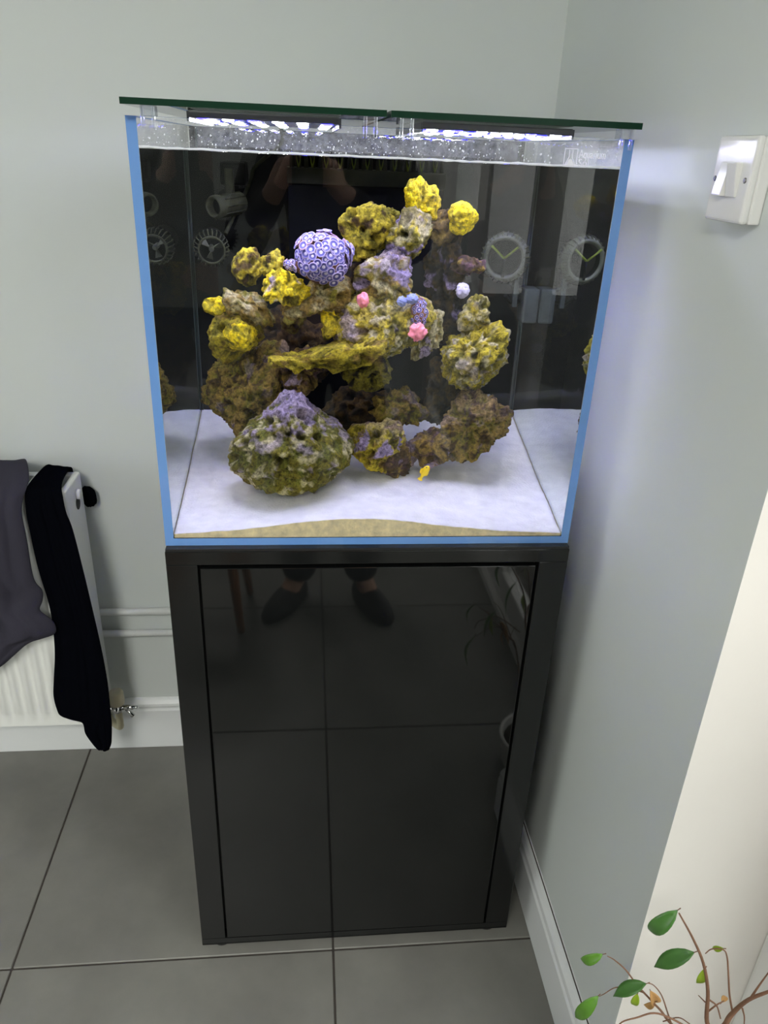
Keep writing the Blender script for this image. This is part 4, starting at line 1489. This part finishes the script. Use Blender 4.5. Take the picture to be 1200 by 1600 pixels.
for sd, toe, heel in ((1, V((0.157, -1.126, 0.03)), V((0.085, -1.288, 0.05))), (-1, V((-0.215, -1.150, 0.03)), V((-0.125, -1.295, 0.05)))):
    hip = V((PX + sd * 0.09, PY, 0.86))
    ank = heel + V((0, 0.01, 0.05))
    knee = (hip + ank) / 2 + V((sd * 0.01, 0.05, 0.02))
    body.append([('pel', None, 0), (f'hip{sd}', hip, 0.095), (f'knee{sd}', knee, 0.055), (f'ank{sd}', ank, 0.036), (f'ball{sd}', heel.lerp(toe, 0.6) + V((0, 0, -0.01)), 0.032)])
    trousers.append([('pel2', None, 0), (f'hip{sd}', hip, 0.112), (f'knee{sd}', knee, 0.078), (f'calf{sd}', knee.lerp(ank, 0.55), 0.072), (f'hem{sd}', heel + V((0, 0.02, 0.02)), 0.062)])
    sh = V((PX + sd * 0.185, PY - 0.03, 1.40))
    elb = V((PX + sd * 0.25, PY + 0.06, 1.14))
    wri = V((CAM.x + sd * 0.075, -1.10, 1.325))
    pal = V((CAM.x + sd * 0.058, -1.045, 1.365))
    body.append([('chest', None, 0), (f'sh{sd}', sh, 0.062), (f'elb{sd}', elb, 0.042), (f'wri{sd}', wri, 0.027), (f'pal{sd}', pal, 0.030)])
    jumper.append([('chest', None, 0), (f'sh{sd}', sh, 0.082), (f'elb{sd}', elb, 0.062), (f'wri{sd}', wri - V((sd * -0.012, 0.015, 0.015)), 0.042)])
    for f in range(4):
        b0 = pal + V((sd * 0.004, 0.020, 0.018 - 0.016 * f))
        ln = (0.034, 0.038, 0.035, 0.027)[f]
        body.append([(f'pal{sd}', None, 0), (f'f{sd}{f}a', b0, 0.010), (f'f{sd}{f}b', b0 + V((-sd * 0.008, ln * 0.55, 0.002)), 0.0088), (f'f{sd}{f}c', b0 + V((-sd * 0.028, ln * 0.62, 0.003)), 0.0078)])
    body.append([(f'pal{sd}', None, 0), (f'th{sd}a', pal + V((-sd * 0.018, -0.004, 0.022)), 0.011), (f'th{sd}b', pal + V((-sd * 0.032, 0.004, 0.045)), 0.0095)])
person = skinned('person', body, MT['skin'])
tag(person, 'standing person in dark jumper and trousers holding a phone, seen in the door reflection', 'person')
skinned('trousers', trousers, MT['trouser'], person)
skinned('jumper', jumper, MT['jumper'], person)
for sd, toe, heel in ((1, V((0.157, -1.126, 0)), V((0.085, -1.288, 0))), (-1, V((-0.215, -1.150, 0)), V((-0.125, -1.295, 0)))):
    bm = bmesh.new()
    bmesh.ops.create_uvsphere(bm, u_segments=20, v_segments=12, radius=1)
    t = (toe - heel)
    L_ = t.length / 2 + 0.04
    an = math.atan2(t.y, t.x)
    for v_ in bm.verts:
        c = v_.co
        z = max(0.0, (c.z + 0.35) / 1.35) * (0.075 - 0.022 * c.x)
        wd = 0.046 + 0.006 * c.x
        v_.co = V((c.x * L_, c.y * wd, z + 0.001))
    o = obj('slipper', bm, MT['shoe'], person, loc=(toe + heel) / 2, smooth=True, rot=(0, 0, an))
hc = J['head']
bm = bmesh.new()
bmesh.ops.create_uvsphere(bm, u_segments=24, v_segments=16, radius=1)
bmesh.ops.delete(bm, geom=[v_ for v_ in bm.verts if (v_.co.z < 0.15 and v_.co.y > 0.1) or v_.co.z < -0.55], context='VERTS')
for v_ in bm.verts:
    v_.co = V((v_.co.x * 0.094, v_.co.y * 0.108 - 0.012, v_.co.z * 0.115 + 0.025))
obj('hair', bm, MT['hair'], person, loc=hc, smooth=True)
for sd in (-1, 1):
    bm = bmesh.new()
    bmesh.ops.create_icosphere(bm, subdivisions=2, radius=0.012)
    obj('eye', bm, MT['eye'], person, loc=hc + V((sd * 0.032, 0.076, -0.005)), smooth=True)
    bm = bmesh.new()
    bmesh.ops.create_icosphere(bm, subdivisions=2, radius=1)
    for v_ in bm.verts:
        v_.co = V((v_.co.x * 0.010, v_.co.y * 0.018, v_.co.z * 0.030))
    obj('ear', bm, MT['skin'], person, loc=hc + V((sd * 0.086, 0.0, -0.015)), smooth=True)
tube('nose', [hc + V((0, 0.080, 0.008)), hc + V((0, 0.098, -0.028)), hc + V((0, 0.086, -0.036))], [0.007, 0.013, 0.009], MT['skin'], person, 10)
tube('mouth', [hc + V((-0.022, 0.072, -0.062)), hc + V((0, 0.082, -0.064)), hc + V((0.022, 0.072, -0.062))], [0.003, 0.006, 0.003], MT['pink'], person, 8)
ph = box('phone', (-0.037, -0.110, -0.016), (0.037, 0.045, -0.008), MT['black_satin'], None, 0.003)
ph.matrix_world = M4
tag(ph, 'black phone held up in both hands by the standing person', 'phone')
